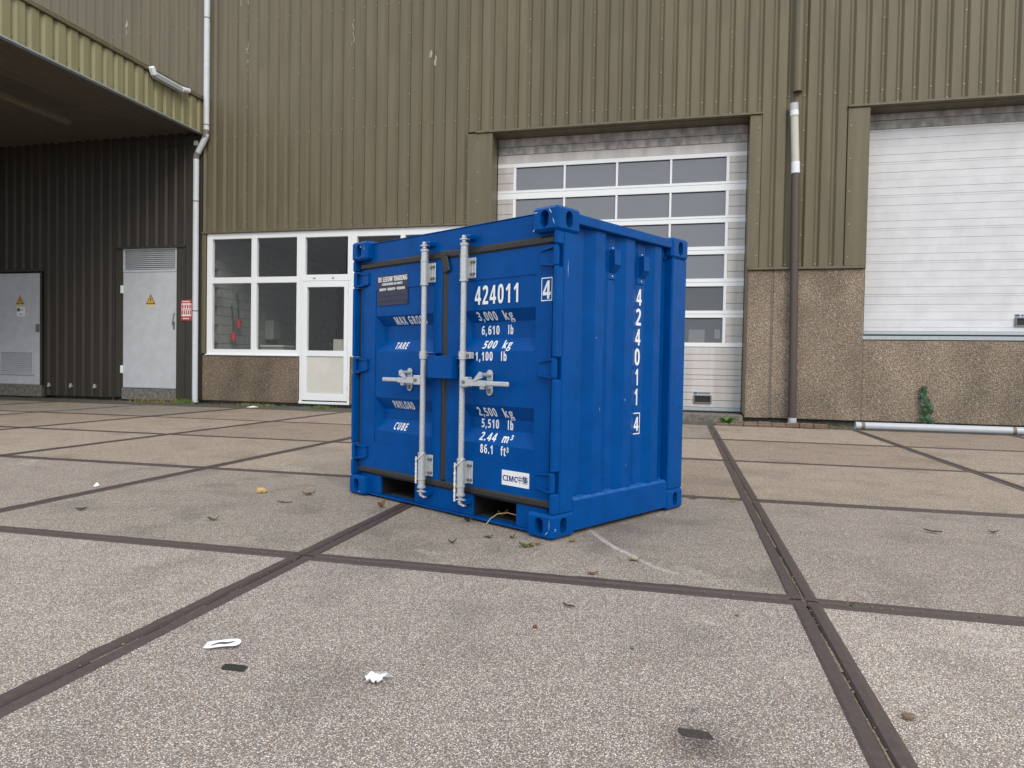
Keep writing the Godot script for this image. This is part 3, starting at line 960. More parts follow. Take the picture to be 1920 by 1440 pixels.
func sectional_door() -> void:
	var d := joint("sectional_door", hall, Vector3(0, 0, SET), "tall white sectional door with six rows of grey panes behind the container")
	var x0 := -0.425
	var x1 := 3.968
	# six glazed sections between a dirty head section and two plain ones
	var tops := [4.56, 4.01 + 0.005, 3.435, 2.888, 2.337, 1.79, 1.222]
	var panes := [[4.485, 4.02 + 0.045], [3.905, 3.48], [3.362, 2.955], [2.82, 2.405], [2.27, 1.852], [1.728, 1.298]]
	var cols := [-0.075, 0.808, 0.846, 1.750, 1.788, 2.688, 2.726, 3.632]
	for r in 6:
		var top: float = tops[r]
		var low: float = tops[r + 1] + 0.004
		var pt: float = panes[r][0]
		var pb: float = panes[r][1]
		# ribbed end pieces
		for e in [[x0, -0.13], [3.685, x1]]:
			var mb := MB.new()
			for k in 3:
				var ya := low + (top - low) * k / 3.0
				var yb := low + (top - low) * (k + 1) / 3.0
				mb.bbox(Vector3((e[0] + e[1]) * 0.5, (ya + yb) * 0.5, 0.0), Vector3(e[1] - e[0], yb - ya - 0.004, 0.044), 0.006)
			put("end_panel", mb, M.door_alu, d)
		bar("section_rail", d, x0, x1, pt, top, -0.02, 0.028, M.white_frame, 0.004)
		bar("section_rail", d, x0, x1, low, pb, -0.02, 0.028, M.white_frame, 0.004)
		bar("section_post", d, -0.13, cols[0], pb, pt, -0.02, 0.027, M.white_frame, 0.004)
		bar("section_post", d, cols[7], 3.685, pb, pt, -0.02, 0.027, M.white_frame, 0.004)
		for k in 3:
			bar("section_post", d, cols[k * 2 + 1], cols[k * 2 + 2], pb, pt, -0.02, 0.026, M.white_frame, 0.004)
		for k in 4:
			bar("pane_gasket", d, cols[k * 2], cols[k * 2 + 1], pt - 0.014, pt, -0.01, 0.012, M.seal, 0.0)
			bar("pane", d, cols[k * 2] + 0.001, cols[k * 2 + 1] - 0.001, pb + 0.001, pt - 0.015, -0.008, 0.006, M.acrylic if r < 4 else M.acrylic_clear, 0.003)
	# head section: two dirty boards and a cleaner one
	for e in [[4.56, 4.715, M.door_alu], [4.72, 4.86, M.door_dirty], [4.865, 5.016, M.door_dirty]]:
		bar("section_board", d, x0, x1, e[0] + 0.002, e[1], -0.02, 0.022, e[2], 0.005)
	# plain lower sections, ribbed
	var ys := [1.222, 1.092, 0.982, 0.843, 0.735, 0.658, 0.545, 0.430, 0.30, 0.178]
	for k in ys.size() - 1:
		bar("section_board", d, x0, x1, ys[k + 1] + 0.002, ys[k] - 0.002, -0.02, 0.022 + (0.003 if k % 2 else 0.0), M.door_alu, 0.007)
	bar("bottom_rail", d, x0, x1, 0.118, 0.177, -0.02, 0.026, M.galvanised)
	bar("rubber_seal", d, x0, x1, 0.088, 0.118, -0.02, 0.03, M.seal, 0.01)
	# recessed pull
	var hp := Vector3(3.329, 0.318, 0.03)
	var pull_label := "black recessed pull low on the sectional door"
	var mb := MB.new()
	for s in [1.0, -1.0]:
		mb.bbox(Vector3(0, s * 0.062, 0.008), Vector3(0.30, 0.022, 0.03), 0.004)
		mb.bbox(Vector3(s * 0.139, 0, 0.008), Vector3(0.022, 0.102, 0.03), 0.004)
	put("pull_frame", mb, M.zinc_dark, d, hp, pull_label)
	mb = MB.new()
	mb.box(Vector3(0, 0, -0.001), Vector3(0.256, 0.102, 0.004))
	put("pull_back", mb, M.black, d, hp)
	dashes(d, hp + Vector3(-0.065, 0.092, 0.002), [0.03, 0.016, 0.022, 0.02, 0.012, 0.024, 0.02], 0.022, M.sign_blue)
	bar("pull_plate", d, hp.x - 0.15, hp.x - 0.085, hp.y + 0.088, hp.y + 0.118, hp.z - 0.002, hp.z + 0.002, M.sign_blue, 0.0)
	# guide seals at the sides
	for x in [x0 - 0.006, x1 + 0.003]:
		bar("side_seal", d, x - 0.006, x + 0.006, 0.09, 5.01, -0.01, 0.05, M.seal, 0.002)

func dock_door() -> void:
	var d := joint("dock_door", hall, Vector3(0, 0, SET), "plain white dock door raised above a gravel panel at the right edge")
	var x0 := 5.785
	var x1 := 11.4
	bar("section_board", d, x0, x1, 4.93, 5.032, -0.02, 0.03, M.door_dirty, 0.004)
	bar("section_board", d, x0, x1, 4.79, 4.925, -0.02, 0.022, M.door_dirty, 0.006)
	# sections 0.535 high, each pressed into boards
	var y := 4.785
	while y > 1.60:
		var h := 0.535
		var parts := [0.035, 0.13, 0.12, 0.13, 0.12]
		for k in parts.size():
			var low: float = maxf(y - parts[k], 1.512)
			if low >= y - 0.01: break
			var gap := 0.002 if k == 0 else 0.0008
			bar("section_board", d, x0, x1, low + gap, y - gap, -0.02, 0.020 + (0.003 if k % 2 else 0.0), M.door_white, 0.0025)
			y = low
		if h < 0: break
	if y > 1.52: bar("section_board", d, x0, x1, 1.512, y - 0.001, -0.02, 0.022, M.door_white, 0.0025)
	bar("bottom_rail", d, x0, x1, 1.458, 1.510, -0.02, 0.026, M.galvanised)
	bar("rubber_seal", d, x0, x1, 1.42, 1.457, -0.02, 0.02, M.seal, 0.008)
	var hp := Vector3(8.17, 1.665, 0.03)
	var pull_label := "black recessed pull on the dock door at the right edge"
	var mb := MB.new()
	for s in [1.0, -1.0]:
		mb.bbox(Vector3(0, s * 0.062, 0.008), Vector3(0.30, 0.022, 0.03), 0.004)
		mb.bbox(Vector3(s * 0.139, 0, 0.008), Vector3(0.022, 0.102, 0.03), 0.004)
	put("pull_frame", mb, M.zinc_dark, d, hp, pull_label)
	mb = MB.new()
	mb.box(Vector3(0, 0, -0.001), Vector3(0.256, 0.102, 0.004))
	put("pull_back", mb, M.black, d, hp)
	dashes(d, hp + Vector3(-0.065, 0.092, 0.002), [0.03, 0.016, 0.022, 0.02, 0.012, 0.024, 0.02], 0.022, M.sign_blue)
	bar("pull_plate", d, hp.x - 0.15, hp.x - 0.085, hp.y + 0.088, hp.y + 0.118, hp.z - 0.002, hp.z + 0.002, M.sign_blue, 0.0)

func triangle_sign(parent: Node3D, at: Vector3, s: float) -> void:
	var tri := func(k: float, z: float, m: Material, called: String) -> void:
		var mb := MB.new()
		mb.prism(PackedVector3Array([Vector3(-s * k * 0.55, -s * k * 0.42, z), Vector3(s * k * 0.55, -s * k * 0.42, z), Vector3(0, s * k * 0.58, z)]), Vector3(0, 0, 0.0012))
		put(called, mb, m, parent, at)
	tri.call(1.0, 0.0, M.black, "warning_border")
	tri.call(0.80, 0.0014, M.sign_yellow, "warning_field")
	var mb := MB.new()       # lightning bolt
	mb.prism(PackedVector3Array([Vector3(0.012, 0.058, 0.0028) , Vector3(-0.022, -0.002, 0.0028), Vector3(0.004, 0.004, 0.0028)]) , Vector3(0, 0, 0.001))
	mb.prism(PackedVector3Array([Vector3(-0.006, 0.010, 0.0028), Vector3(0.020, 0.012, 0.0028), Vector3(0.002, -0.050, 0.0028)]), Vector3(0, 0, 0.001))
	put("warning_bolt", mb, M.black, parent, at)
	mb = MB.new()
	mb.box(Vector3(0, -s * 0.60, 0), Vector3(s * 1.05, s * 0.28, 0.0016))
	put("warning_caption", mb, M.sign_cream, parent, at)

func steel_doors() -> void:
	# door with a louvre above it
	var d := joint("steel_door", hall, Vector3(-7.77, 0.24, 0.0), "grey steel door with louvred top under the canopy, beside the pipe")
	bar("leaf", d, -0.655, 0.655, 0.012, 2.40, -0.03, 0.012, M.grey_steel, 0.006)
	bar("bottom_strip", d, -0.655, 0.655, 0.0, 0.011, -0.03, 0.022, M.galvanised, 0.001)
	bar("louvre_back", d, -0.66, 0.66, 2.412, 2.895, -0.10, -0.09, M.grey_steel, 0.0)
	bar("louvre_frame", d, -0.66, 0.66, 2.405, 2.455, -0.03, 0.014, M.grey_steel)
	bar("louvre_frame", d, -0.66, -0.62, 2.455, 2.895, -0.03, 0.014, M.grey_steel)
	bar("louvre_frame", d, 0.62, 0.66, 2.455, 2.895, -0.03, 0.014, M.grey_steel)
	bar("louvre_frame", d, -0.62, 0.62, 2.868, 2.895, -0.03, 0.014, M.grey_steel)
	var mb := MB.new()
	mb.bbox(Vector3.ZERO, Vector3(1.24, 0.005, 0.044), 0.001, 0, Basis(Vector3.RIGHT, deg_to_rad(42)))
	var sl := mb.mesh()
	for k in 10: part("slat", sl, M.grey_steel, d, Vector3(0, 2.482 + k * 0.041, -0.012))
	for x in [[-0.70, -0.656], [0.656, 0.70]]:
		bar("frame", d, x[0], x[1], -0.2, 2.92, -0.05, 0.016, M.flash_dark, 0.004)
	bar("jamb", d, -0.83, -0.70, -0.2, 2.92, -0.03, 0.03, M.flash_dark, 0.004)
	bar("jamb", d, 0.70, 0.88, -0.2, 2.92, -0.03, 0.03, M.flash_dark, 0.004)
	for y in [0.30, 1.97]: bar("hinge", d, -0.70, -0.635, y, y + 0.165, 0.014, 0.045, M.white_frame, 0.008)
	mb = MB.new()
	mb.cyl(Vector3(0.60, 1.34, 0.012), Vector3(0.60, 1.34, 0.06), 0.014, 0.014, 12)
	mb.tube(PackedVector3Array([Vector3(0.60, 1.34, 0.055), Vector3(0.615, 1.42, 0.06), Vector3(0.62, 1.50, 0.055), Vector3(0.625, 1.56, 0.03)]), 0.009, 8)
	mb.bbox(Vector3(0.60, 1.30, 0.014), Vector3(0.045, 0.17, 0.006), 0.002)
	put("handle", mb, M.zinc_dark, d)
	triangle_sign(d, Vector3(0.03, 1.83, 0.013), 0.21)
	# door with a louvre near its foot, cut by the left edge of the picture
	var e := joint("steel_door", hall, Vector3(-11.27, 0.24, 0.0), "grey steel door with low vent at the left edge under the canopy")
	bar("leaf", e, -0.675, 0.675, 0.012, 2.43, -0.03, 0.012, M.grey_steel, 0.006)
	bar("bottom_strip", e, -0.675, 0.675, 0.0, 0.011, -0.03, 0.022, M.galvanised, 0.001)
	bar("frame", e, 0.677, 0.73, -0.2, 2.46, -0.05, 0.016, M.flash_dark)
	bar("frame", e, -0.73, -0.677, -0.2, 2.46, -0.05, 0.016, M.flash_dark)
	bar("vent_back", e, -0.37, 0.50, 0.25, 0.70, 0.012, 0.015, M.grey_steel, 0.0)
	bar("vent_frame", e, -0.40, 0.53, 0.215, 0.25, 0.012, 0.046, M.grey_steel)
	bar("vent_frame", e, -0.40, 0.53, 0.70, 0.735, 0.012, 0.046, M.grey_steel)
	bar("vent_frame", e, -0.40, -0.37, 0.25, 0.70, 0.012, 0.046, M.grey_steel)
	bar("vent_frame", e, 0.50, 0.53, 0.25, 0.70, 0.012, 0.046, M.grey_steel)
	mb = MB.new()
	mb.bbox(Vector3.ZERO, Vector3(0.87, 0.004, 0.026), 0.001, 0, Basis(Vector3.RIGHT, deg_to_rad(42)))
	sl = mb.mesh()
	for k in 11: part("slat", sl, M.grey_steel, e, Vector3(0.065, 0.272 + k * 0.041, 0.034))
	triangle_sign(e, Vector3(0.14, 1.84, 0.013), 0.20)
	bar("notice", e, 0.05, 0.27, 1.50, 1.70, 0.012, 0.0135, M.paper, 0.0)
	bar("notice_mark", e, 0.06, 0.14, 1.60, 1.67, 0.0137, 0.0147, M.sign_blue, 0.0)
	dashes(e, Vector3(0.155, 1.62, 0.0145), [0.018, 0.022, 0.02], 0.02, M.sign_blue)
	dashes(e, Vector3(0.11, 1.53, 0.0145), [0.02, 0.026, 0.02, 0.024], 0.018, M.zinc_dark)
	bar("lock", e, 0.60, 0.668, 1.15, 1.32, 0.012, 0.05, M.zinc_dark, 0.006)

# ------------------------------------------------------------------ canopy on the left
func canopy() -> void:
	var c := thing("canopy", "steel canopy with yellow-green ribbed fascia along its edge at the upper left", "canopy")
	var x := -6.50
	# fascia sheets along z, ribbed
	var z0 := 0.06
	var k := 0
	while z0 < 6.3:
		var z1 := z0 + 5 * RIBP
		var mb := MB.new()
		sheet(mb, z0, z1 + 0.015, 5.385, 6.02, x + (0.0015 if k % 2 else 0.0), "z")
		put("fascia_sheet", mb, M.fascia, c)
		z0 = z1
		k += 1
	bar("cap_flashing", c, x - 0.06, x + 0.075, 6.025, 6.11, 0.05, 6.95, M.flash, 0.008)
	bar("bottom_trim", c, x - 0.03, x + 0.055, 5.362, 5.386, 0.05, 6.95, M.galvanised, 0.004)
	bar("end_trim", c, x - 0.03, x + 0.06, 5.36, 6.05, 0.045, 0.06, M.pvc_brown, 0.003)
	var sc := MB.new()
	for i in range(0, 29):
		var z := RIB0 + (28 + i) * RIBP
		for y in [5.46]:
			sc.cyl(Vector3(x, y, z), Vector3(x + 0.01, y, z), 0.01, 0.008, 6)
	put("screws", sc, M.zinc_dark, c).set_meta("kind", "stuff")
	# ribbed ceiling, roof and closed sides
	for i in 7:
		var mb := MB.new()
		sheet(mb, x - 0.05 - (i + 1) * 1.145, x - 0.05 - i * 1.145, 0.05, 6.9, 5.40, "down")
		put("ceiling_sheet", mb, M.under, c)
	bar("roof", c, -14.6, x - 0.05, 5.95, 6.03, 0.05, 6.9, M.under, 0.0)
	bar("side_wall", c, -14.7, -14.5, -0.08, 5.96, 0.05, 6.9, M.under, 0.0)
	bar("end_fascia", c, -14.5, x - 0.05, 5.36, 6.03, 6.9, 6.94, M.fascia, 0.0)
	bar("column", c, x - 0.3, x - 0.12, -0.08, 5.40, 6.6, 6.8, M.flash_dark, 0.01)
	bar("edge_beam", c, x - 0.16, x - 0.04, 5.44, 5.62, 0.06, 6.9, M.under, 0.006)
	# hanging rail under the ceiling
	var rail := bar("rail", c, -8.02, -7.90, 5.08, 5.17, 1.78, 6.8, M.flash, 0.012)
	rail.set_meta("label", "olive brown steel rail under the canopy ceiling")
	for z in [3.6, 6.0]: bar("hanger", c, -7.98, -7.94, 5.17, 5.42, z, z + 0.04, M.flash, 0.003)
	# broken batten light on the fascia
	var l := thing("light_fitting", "broken grey batten light lying along the canopy edge", "light", Vector3(-6.39, 5.985, 1.13))
	var mb := MB.new()
	mb.prism(PackedVector3Array([Vector3(-0.03, -0.07, -0.36), Vector3(0.05, -0.06, -0.36), Vector3(0.07, 0.0, -0.36), Vector3(0.02, 0.05, -0.36), Vector3(-0.03, 0.05, -0.36)]), Vector3(0, 0, 0.72))
	put("trough", mb, M.pvc_grey, l)
	mb = MB.new()
	mb.cyl(Vector3(0.03, 0.03, -0.52), Vector3(0.03, -0.01, -0.33), 0.045, 0.05, 10)
	put("end_cap", mb, M.white_frame, l)
	mb = MB.new()
	mb.bbox(Vector3(0.02, 0.03, 0.40), Vector3(0.10, 0.16, 0.09), 0.02, 0, Basis(Vector3(1, 0, 0), 0.5))
	put("end_cap", mb, M.white_frame, l)
	var j := thing("junction_box", "small cream junction box at the corner under the canopy edge", "box", Vector3(-6.62, 5.16, 0.07))
	mb = MB.new()
	mb.bbox(Vector3(0, 0.04, 0.0), Vector3(0.085, 0.10, 0.07), 0.012)
	put("box_body", mb, M.pvc_cream, j)
	mb = MB.new()
	mb.cyl(Vector3(0, -0.01, 0), Vector3(0, -0.10, 0), 0.03, 0.025, 10)
	mb.tube(PackedVector3Array([Vector3(-0.04, 0.04, 0), Vector3(-0.4, 0.03, -0.005), Vector3(-0.75, 0.0, -0.005)]), 0.006, 6)
	put("cable_gland", mb, M.black, j)

# ------------------------------------------------------------------ pipes
func ring(mb: MB, c: Vector3, r: float, h: float, axis := Vector3.UP) -> void:
	mb.cyl(c - axis * h * 0.5, c + axis * h * 0.5, r, r, 18)

func pipes() -> void:
	var p := thing("downpipe", "pale grey plastic downpipe with an offset bend beside the canopy", "pipe", Vector3(-6.56, 0.0, 0.135))
	var mb := MB.new()
	mb.cyl(Vector3(0.225, 5.42, 0), Vector3(0.225, 9.2, 0), 0.056, 0.056, 20)
	mb.cyl(Vector3(-0.005, 2.0, 0), Vector3(-0.005, 4.86, 0), 0.056, 0.056, 20)
	mb.cyl(Vector3(0.0, -0.01, 0), Vector3(-0.005, 2.0, 0), 0.056, 0.056, 20)
	mb.tube(PackedVector3Array([Vector3(-0.005, 4.84, 0), Vector3(-0.005, 4.90, 0), Vector3(0.012, 4.95, 0), Vector3(0.205, 5.27, 0), Vector3(0.225, 5.33, 0), Vector3(0.225, 5.44, 0)]), 0.056, 18)
	put("pipe_run", mb, M.pvc_white, p)
	mb = MB.new()
	mb.tube(PackedVector3Array([Vector3(0.225, 5.42, 0), Vector3(0.225, 5.35, 0), Vector3(0.205, 5.285, 0), Vector3(0.185, 5.255, 0)]), 0.0595, 18)
	mb.tube(PackedVector3Array([Vector3(-0.005, 4.86, 0), Vector3(-0.005, 4.91, 0), Vector3(0.012, 4.955, 0), Vector3(0.035, 4.99, 0)]), 0.0595, 18)
	put("elbow", mb, M.pvc_dull, p)
	for y in [1.83, 4.02, 5.52, 7.62]:
		mb = MB.new()
		ring(mb, Vector3(0.225 if y > 5.0 else -0.004, y, 0), 0.0585, 0.022)
		put("collar", mb, M.pvc_dull, p)
		mb = MB.new()
		mb.bbox(Vector3(0.225 if y > 5.0 else -0.004, y, -0.078), Vector3(0.03, 0.025, 0.05), 0.003)
		put("bracket", mb, M.pvc_dull, p)
	# right: brown below, cream above, painted olive at the top, leaning a little
	var q := thing("downpipe", "brown downpipe with a cream upper piece between the two big doors", "pipe", Vector3(4.735, 0.0, 0.125))
	mb = MB.new()
	mb.cyl(Vector3(0.0, 0.07, 0), Vector3(-0.055, 4.06, 0), 0.062, 0.062, 20)
	mb.cyl(Vector3(-0.034, 2.60, 0), Vector3(-0.0345, 2.64, 0), 0.066, 0.066, 20)
	put("lower_run", mb, M.pvc_brown, q)
	mb = MB.new()
	mb.cyl(Vector3(0.0, -0.07, 0), Vector3(0.0, 0.075, 0), 0.066, 0.066, 20)
	put("shoe", mb, M.pvc_grey, q)
	mb = MB.new()
	mb.cyl(Vector3(-0.055, 4.10, 0), Vector3(-0.098, 5.06, -0.01), 0.060, 0.060, 20)
	put("upper_run", mb, M.pvc_cream, q)
	for e in [[4.02, 4.20], [4.94, 5.02]]:
		mb = MB.new()
		var xa := lerpf(-0.052, -0.098, (e[0] - 4.0) / 1.06)
		mb.cyl(Vector3(xa, e[0], -0.002), Vector3(xa - 0.006, e[1], -0.002), 0.066, 0.066, 20)
		put("sleeve", mb, M.white_frame, q)
	mb = MB.new()
	mb.cyl(Vector3(-0.099, 5.02, -0.008), Vector3(-0.103, 5.14, -0.01), 0.065, 0.065, 20)
	put("sleeve", mb, M.pvc_grey, q)
	mb = MB.new()
	mb.bbox(Vector3(-0.085, 5.22, -0.07), Vector3(0.012, 0.2, 0.02), 0.002)
	mb.cyl(Vector3(-0.08, 5.31, -0.10), Vector3(-0.08, 5.31, -0.055), 0.02, 0.018, 10)
	put("hook", mb, M.rusty, q)
	mb = MB.new()
	mb.cyl(Vector3(-0.05, 5.34, -0.055), Vector3(-0.05, 9.2, -0.055), 0.075, 0.075, 20)
	put("painted_run", mb, M.clad_2, q)
	# length of pipe lying on the ground
	var r := thing("drain_pipe", "pale grey plastic pipe lying on the slabs below the dock door", "pipe", Vector3(5.45, 0.0, 1.17))
	mb = MB.new()
	var dir := Vector3(1, 0, -0.012).normalized()
	mb.cyl(Vector3(0, 0.058, 0), Vector3(0, 0.058, 0) + dir * 4.6, 0.055, 0.055, 22, false)
	mb.cyl(Vector3(0, 0.058, 0), Vector3(0, 0.058, 0) + dir * 4.6, 0.050, 0.050, 22, false)
	for k in 22:      # cut end of the pipe
		var q0 := Vector3(0, sin(TAU * k / 22.0), cos(TAU * k / 22.0))
		var q1 := Vector3(0, sin(TAU * (k + 1) / 22.0), cos(TAU * (k + 1) / 22.0))
		var o := Vector3(0, 0.058, 0)
		mb.quad(o + q0 * 0.055, o + q1 * 0.055, o + q1 * 0.050, o + q0 * 0.050, Vector3(-1, 0, 0))
	put("pipe_run", mb, M.pvc_grey, r)
	for t in [0.10, 2.02, 4.0]:
		mb = MB.new()
		ring(mb, Vector3(0, 0.058, 0) + dir * t, 0.058, 0.045, dir)
		put("collar", mb, M.pvc_dull, r)

# ------------------------------------------------------------------ the container
const CW := 1.6908
const CL := 1.2155
const CH := 1.5841

# point on the door side: a from the near corner to the left, y up, off inwards from the corner-casting face
func fp(a: float, y: float, off: float) -> Vector3:
	return Vector3(CW * 0.5 - a, y, CL * 0.5 - off)

# point on the long side: s from the near corner backwards
func sp(s: float, y: float, off: float) -> Vector3:
	return Vector3(CW * 0.5 - off, y, CL * 0.5 - s)

func abox(mb: MB, a0: float, a1: float, y0: float, y1: float, o0: float, o1: float, bev := 0.003) -> void:
	mb.bbox(fp((a0 + a1) * 0.5, (y0 + y1) * 0.5, (o0 + o1) * 0.5), Vector3(absf(a1 - a0), absf(y1 - y0), absf(o1 - o0)), bev)

func sbox(mb: MB, s0: float, s1: float, y0: float, y1: float, o0: float, o1: float, bev := 0.003) -> void:
	mb.bbox(sp((s0 + s1) * 0.5, (y0 + y1) * 0.5, (o0 + o1) * 0.5), Vector3(absf(o1 - o0), absf(y1 - y0), absf(s1 - s0)), bev)

func container() -> void:
	var near := Vector3(2.46460, 0.0, 8.97603)
	var dl := Vector3(-0.8726581, 0.0, -0.48833169)
	var dr := Vector3(0.48833169, 0.0, -0.8726581)
	var c := thing("shipping_container", "small blue steel shipping container with two doors standing on the slabs", "container", near + dl * CW * 0.5 + dr * CL * 0.5 + Vector3(0, 0.0045, 0), asin(-0.48833169))
	var mb := MB.new()
	# corner castings
	for sx in [1.0, -1.0]:
		for sz in [1.0, -1.0]:
			for top in [0, 1]:
				mb = MB.new()
				var sz3 := Vector3(0.162, 0.118, 0.178)
				var cc := Vector3(sx * (CW * 0.5 - 0.081), 0.059 if top == 0 else CH - 0.059, sz * (CL * 0.5 - 0.089))
				var bev := 0.013
				mb.bbox(cc, sz3, bev, (1 if sx > 0 else 2) | (16 if sz > 0 else 32))
				mb.slot_face(cc + Vector3(sx * 0.081, 0, 0), Vector3(0, 0, -sx), Vector3.UP, Vector3(sx, 0, 0), sz3.z - bev * 2.0, sz3.y - bev * 2.0, 0.050, 0.079, 0.085)
				mb.slot_face(cc + Vector3(0, 0, sz * 0.089), Vector3(sz, 0, 0), Vector3.UP, Vector3(0, 0, sz), sz3.x - bev * 2.0, sz3.y - bev * 2.0, 0.052, 0.079, 0.075, 0.0)
				put("corner_casting", mb, M.blue, c)
	# corner posts; the front ones are notched for the hinges
	var hy := [0.268, 0.815, 1.350]
	for sx in [1.0, -1.0]:
		for sz in [1.0, -1.0]:
			mb = MB.new()
			var y0 := 0.117
			var y1 := CH - 0.117
			var xo: float = CW * 0.5 - 0.005
			if sz > 0:
				mb.bbox(Vector3(sx * (xo - 0.045), (y0 + y1) * 0.5, CL * 0.5 - 0.1135), Vector3(0.09, y1 - y0, 0.107), 0.006)
				var cuts := [y0]
				for h in hy: cuts.append_array([h - 0.052, h + 0.052])
				cuts.push_back(y1)
				for k in range(0, cuts.size(), 2):
					mb.bbox(Vector3(sx * (xo - 0.012), (cuts[k] + cuts[k + 1]) * 0.5, CL * 0.5 - 0.034), Vector3(0.024, cuts[k + 1] - cuts[k], 0.056), 0.007)
			else:
				mb.bbox(Vector3(sx * (xo - 0.045), (y0 + y1) * 0.5, -CL * 0.5 + 0.085), Vector3(0.09, y1 - y0, 0.16), 0.008)
			put("corner_post", mb, M.blue, c)
	# side rails, corrugated side walls
	for sx in [1.0, -1.0]:
		mb = MB.new()
		mb.bbox(Vector3(sx * (CW * 0.5 - 0.036), 1.5425, 0), Vector3(0.056, 0.049, CL - 0.34), 0.004)
		put("top_rail", mb, M.blue, c)
		mb = MB.new()
		mb.bbox(Vector3(sx * (CW * 0.5 - 0.032), 0.093, 0), Vector3(0.048, 0.150, CL - 0.34), 0.004)
		put("bottom_rail", mb, M.blue, c)
		# uneven weld along the top of the bottom rail
		mb = MB.new()
		var k := 60
		for i in k:
			var s0 := 0.178 + (CL - 0.356) * i / k
			var s1 := 0.178 + (CL - 0.356) * (i + 1) / k
			var h0 := 0.002 + 0.006 * absf(sin(i * 1.7) * sin(i * 0.43 + 1.0))
			var h1 := 0.002 + 0.006 * absf(sin((i + 1) * 1.7) * sin((i + 1) * 0.43 + 1.0))
			for e in [[0.010, 0.026, 0.0], [0.026, 0.066, 0.006]]:
				mb.quad(Vector3(sx * (CW * 0.5 - e[0]), 0.168 + e[2] * h0 * 100.0, CL * 0.5 - s0), Vector3(sx * (CW * 0.5 - e[0]), 0.168 + e[2] * h1 * 100.0, CL * 0.5 - s1), Vector3(sx * (CW * 0.5 - e[1]), 0.174 + h1 * (1.0 if e[2] == 0.0 else 1.9), CL * 0.5 - s1), Vector3(sx * (CW * 0.5 - e[1]), 0.174 + h0 * (1.0 if e[2] == 0.0 else 1.9), CL * 0.5 - s0), Vector3(sx, 1, 0))
		put("weld", mb, M.blue_weld, c)
		# s, off: proud flats 30 mm back, valleys 66 mm back
		var prof := [[0.150, 0.058], [0.276, 0.058], [0.344, 0.030], [0.422, 0.030], [0.490, 0.058], [0.547, 0.058], [0.615, 0.030], [0.691, 0.030], [0.759, 0.058], [0.838, 0.058], [0.900, 0.030], [0.965, 0.030], [1.030, 0.058], [1.09, 0.058]]
		mb = MB.new()
		for i in prof.size() - 1:
			var p0 := Vector3(sx * (CW * 0.5 - prof[i][1]), 0, CL * 0.5 - prof[i][0])
			var p1 := Vector3(sx * (CW * 0.5 - prof[i + 1][1]), 0, CL * 0.5 - prof[i + 1][0])
			mb.quad(p0 + Vector3(0, 0.15, 0), p1 + Vector3(0, 0.15, 0), p1 + Vector3(0, 1.535, 0), p0 + Vector3(0, 1.535, 0), Vector3(sx, 0, 0))
		put("side_wall", mb, M.blue, c)
	# back wall, roof, floor
	mb = MB.new()
	mb.bbox(Vector3(0, 0.86, -CL * 0.5 + 0.05), Vector3(CW - 0.16, 1.40, 0.02), 0.002)
	mb.bbox(Vector3(0, 0.093, -CL * 0.5 + 0.05), Vector3(CW - 0.30, 0.15, 0.05), 0.003)
	mb.bbox(Vector3(0, 1.52, -CL * 0.5 + 0.05), Vector3(CW - 0.30, 0.09, 0.05), 0.003)
	put("back_wall", mb, M.blue, c)
	mb = MB.new()
	mb.bbox(Vector3(0, 1.545, 0), Vector3(CW - 0.12, 0.012, CL - 0.14), 0.002)
	put("roof", mb, M.blue, c)
	mb = MB.new()
	mb.box(Vector3(0, 0.152, 0), Vector3(CW - 0.14, 0.02, CL - 0.14))
	put("floor", mb, M.black, c)
	# header and sill
	mb = MB.new()
	abox(mb, 0.03, CW - 0.03, 1.450, 1.5665, 0.047, 0.105, 0.004)
	abox(mb, 0.155, CW - 0.155, 1.5655, 1.5695, 0.043, 0.105, 0.001)
	put("header", mb, M.blue, c)
	mb = MB.new()
	abox(mb, 1.42, CW - 0.07, 0.018, 0.133, 0.050, 0.066, 0.002)
	abox(mb, 0.595, 1.088, 0.018, 0.133, 0.050, 0.066, 0.002)
	abox(mb, 0.07, 0.277, 0.018, 0.133, 0.050, 0.066, 0.002)
	abox(mb, 0.10, CW - 0.10, 0.009, 0.0175, 0.036, 0.125, 0.002)
	abox(mb, 0.05, CW - 0.05, 0.1335, 0.142, 0.055, 0.15, 0.001)
	put("sill", mb, M.blue, c)
	mb = MB.new()
	for a in [0.27, 0.600, 1.083, 1.425]:
		mb.box(fp(a, 0.08, CL * 0.5), Vector3(0.006, 0.12, CL - 0.14))
	for e in [[0.273, 0.597], [1.086, 1.422]]:
		mb.box(fp((e[0] + e[1]) * 0.5, 0.022, CL * 0.5 + 0.03), Vector3(e[1] - e[0], 0.006, CL - 0.14))
		mb.box(fp((e[0] + e[1]) * 0.5, 0.08, CL * 0.5 + 0.1), Vector3(e[1] - e[0], 0.12, 0.006))
	put("fork_pocket", mb, M.black, c)
	for i in 2: door(c, i)
	bars(c)
	# number, upright on the side
	var ch := "424011"
	for i in 6:
		letters(ch[i], c, sp(0.786 - 0.002 * i, 1.172 - 0.1108 * i, 0.0572), Vector3(0, 0, -1), Vector3.UP, 0.026 if ch[i] == "1" else 0.050, 0.094, M.white_print)
	letters("4", c, sp(0.785, 0.474, 0.0572), Vector3(0, 0, -1), Vector3.UP, 0.046, 0.080, M.white_print)
	mb = MB.new()
	for e in [[0.750, 0.820, 0.570, 0.576], [0.750, 0.820, 0.456, 0.462], [0.750, 0.755, 0.462, 0.570], [0.815, 0.820, 0.462, 0.570]]:
		sbox(mb, e[0], e[1], e[2], e[3], 0.0570, 0.0578, 0.0)
	put("check_digit_frame", mb, M.white_print, c)
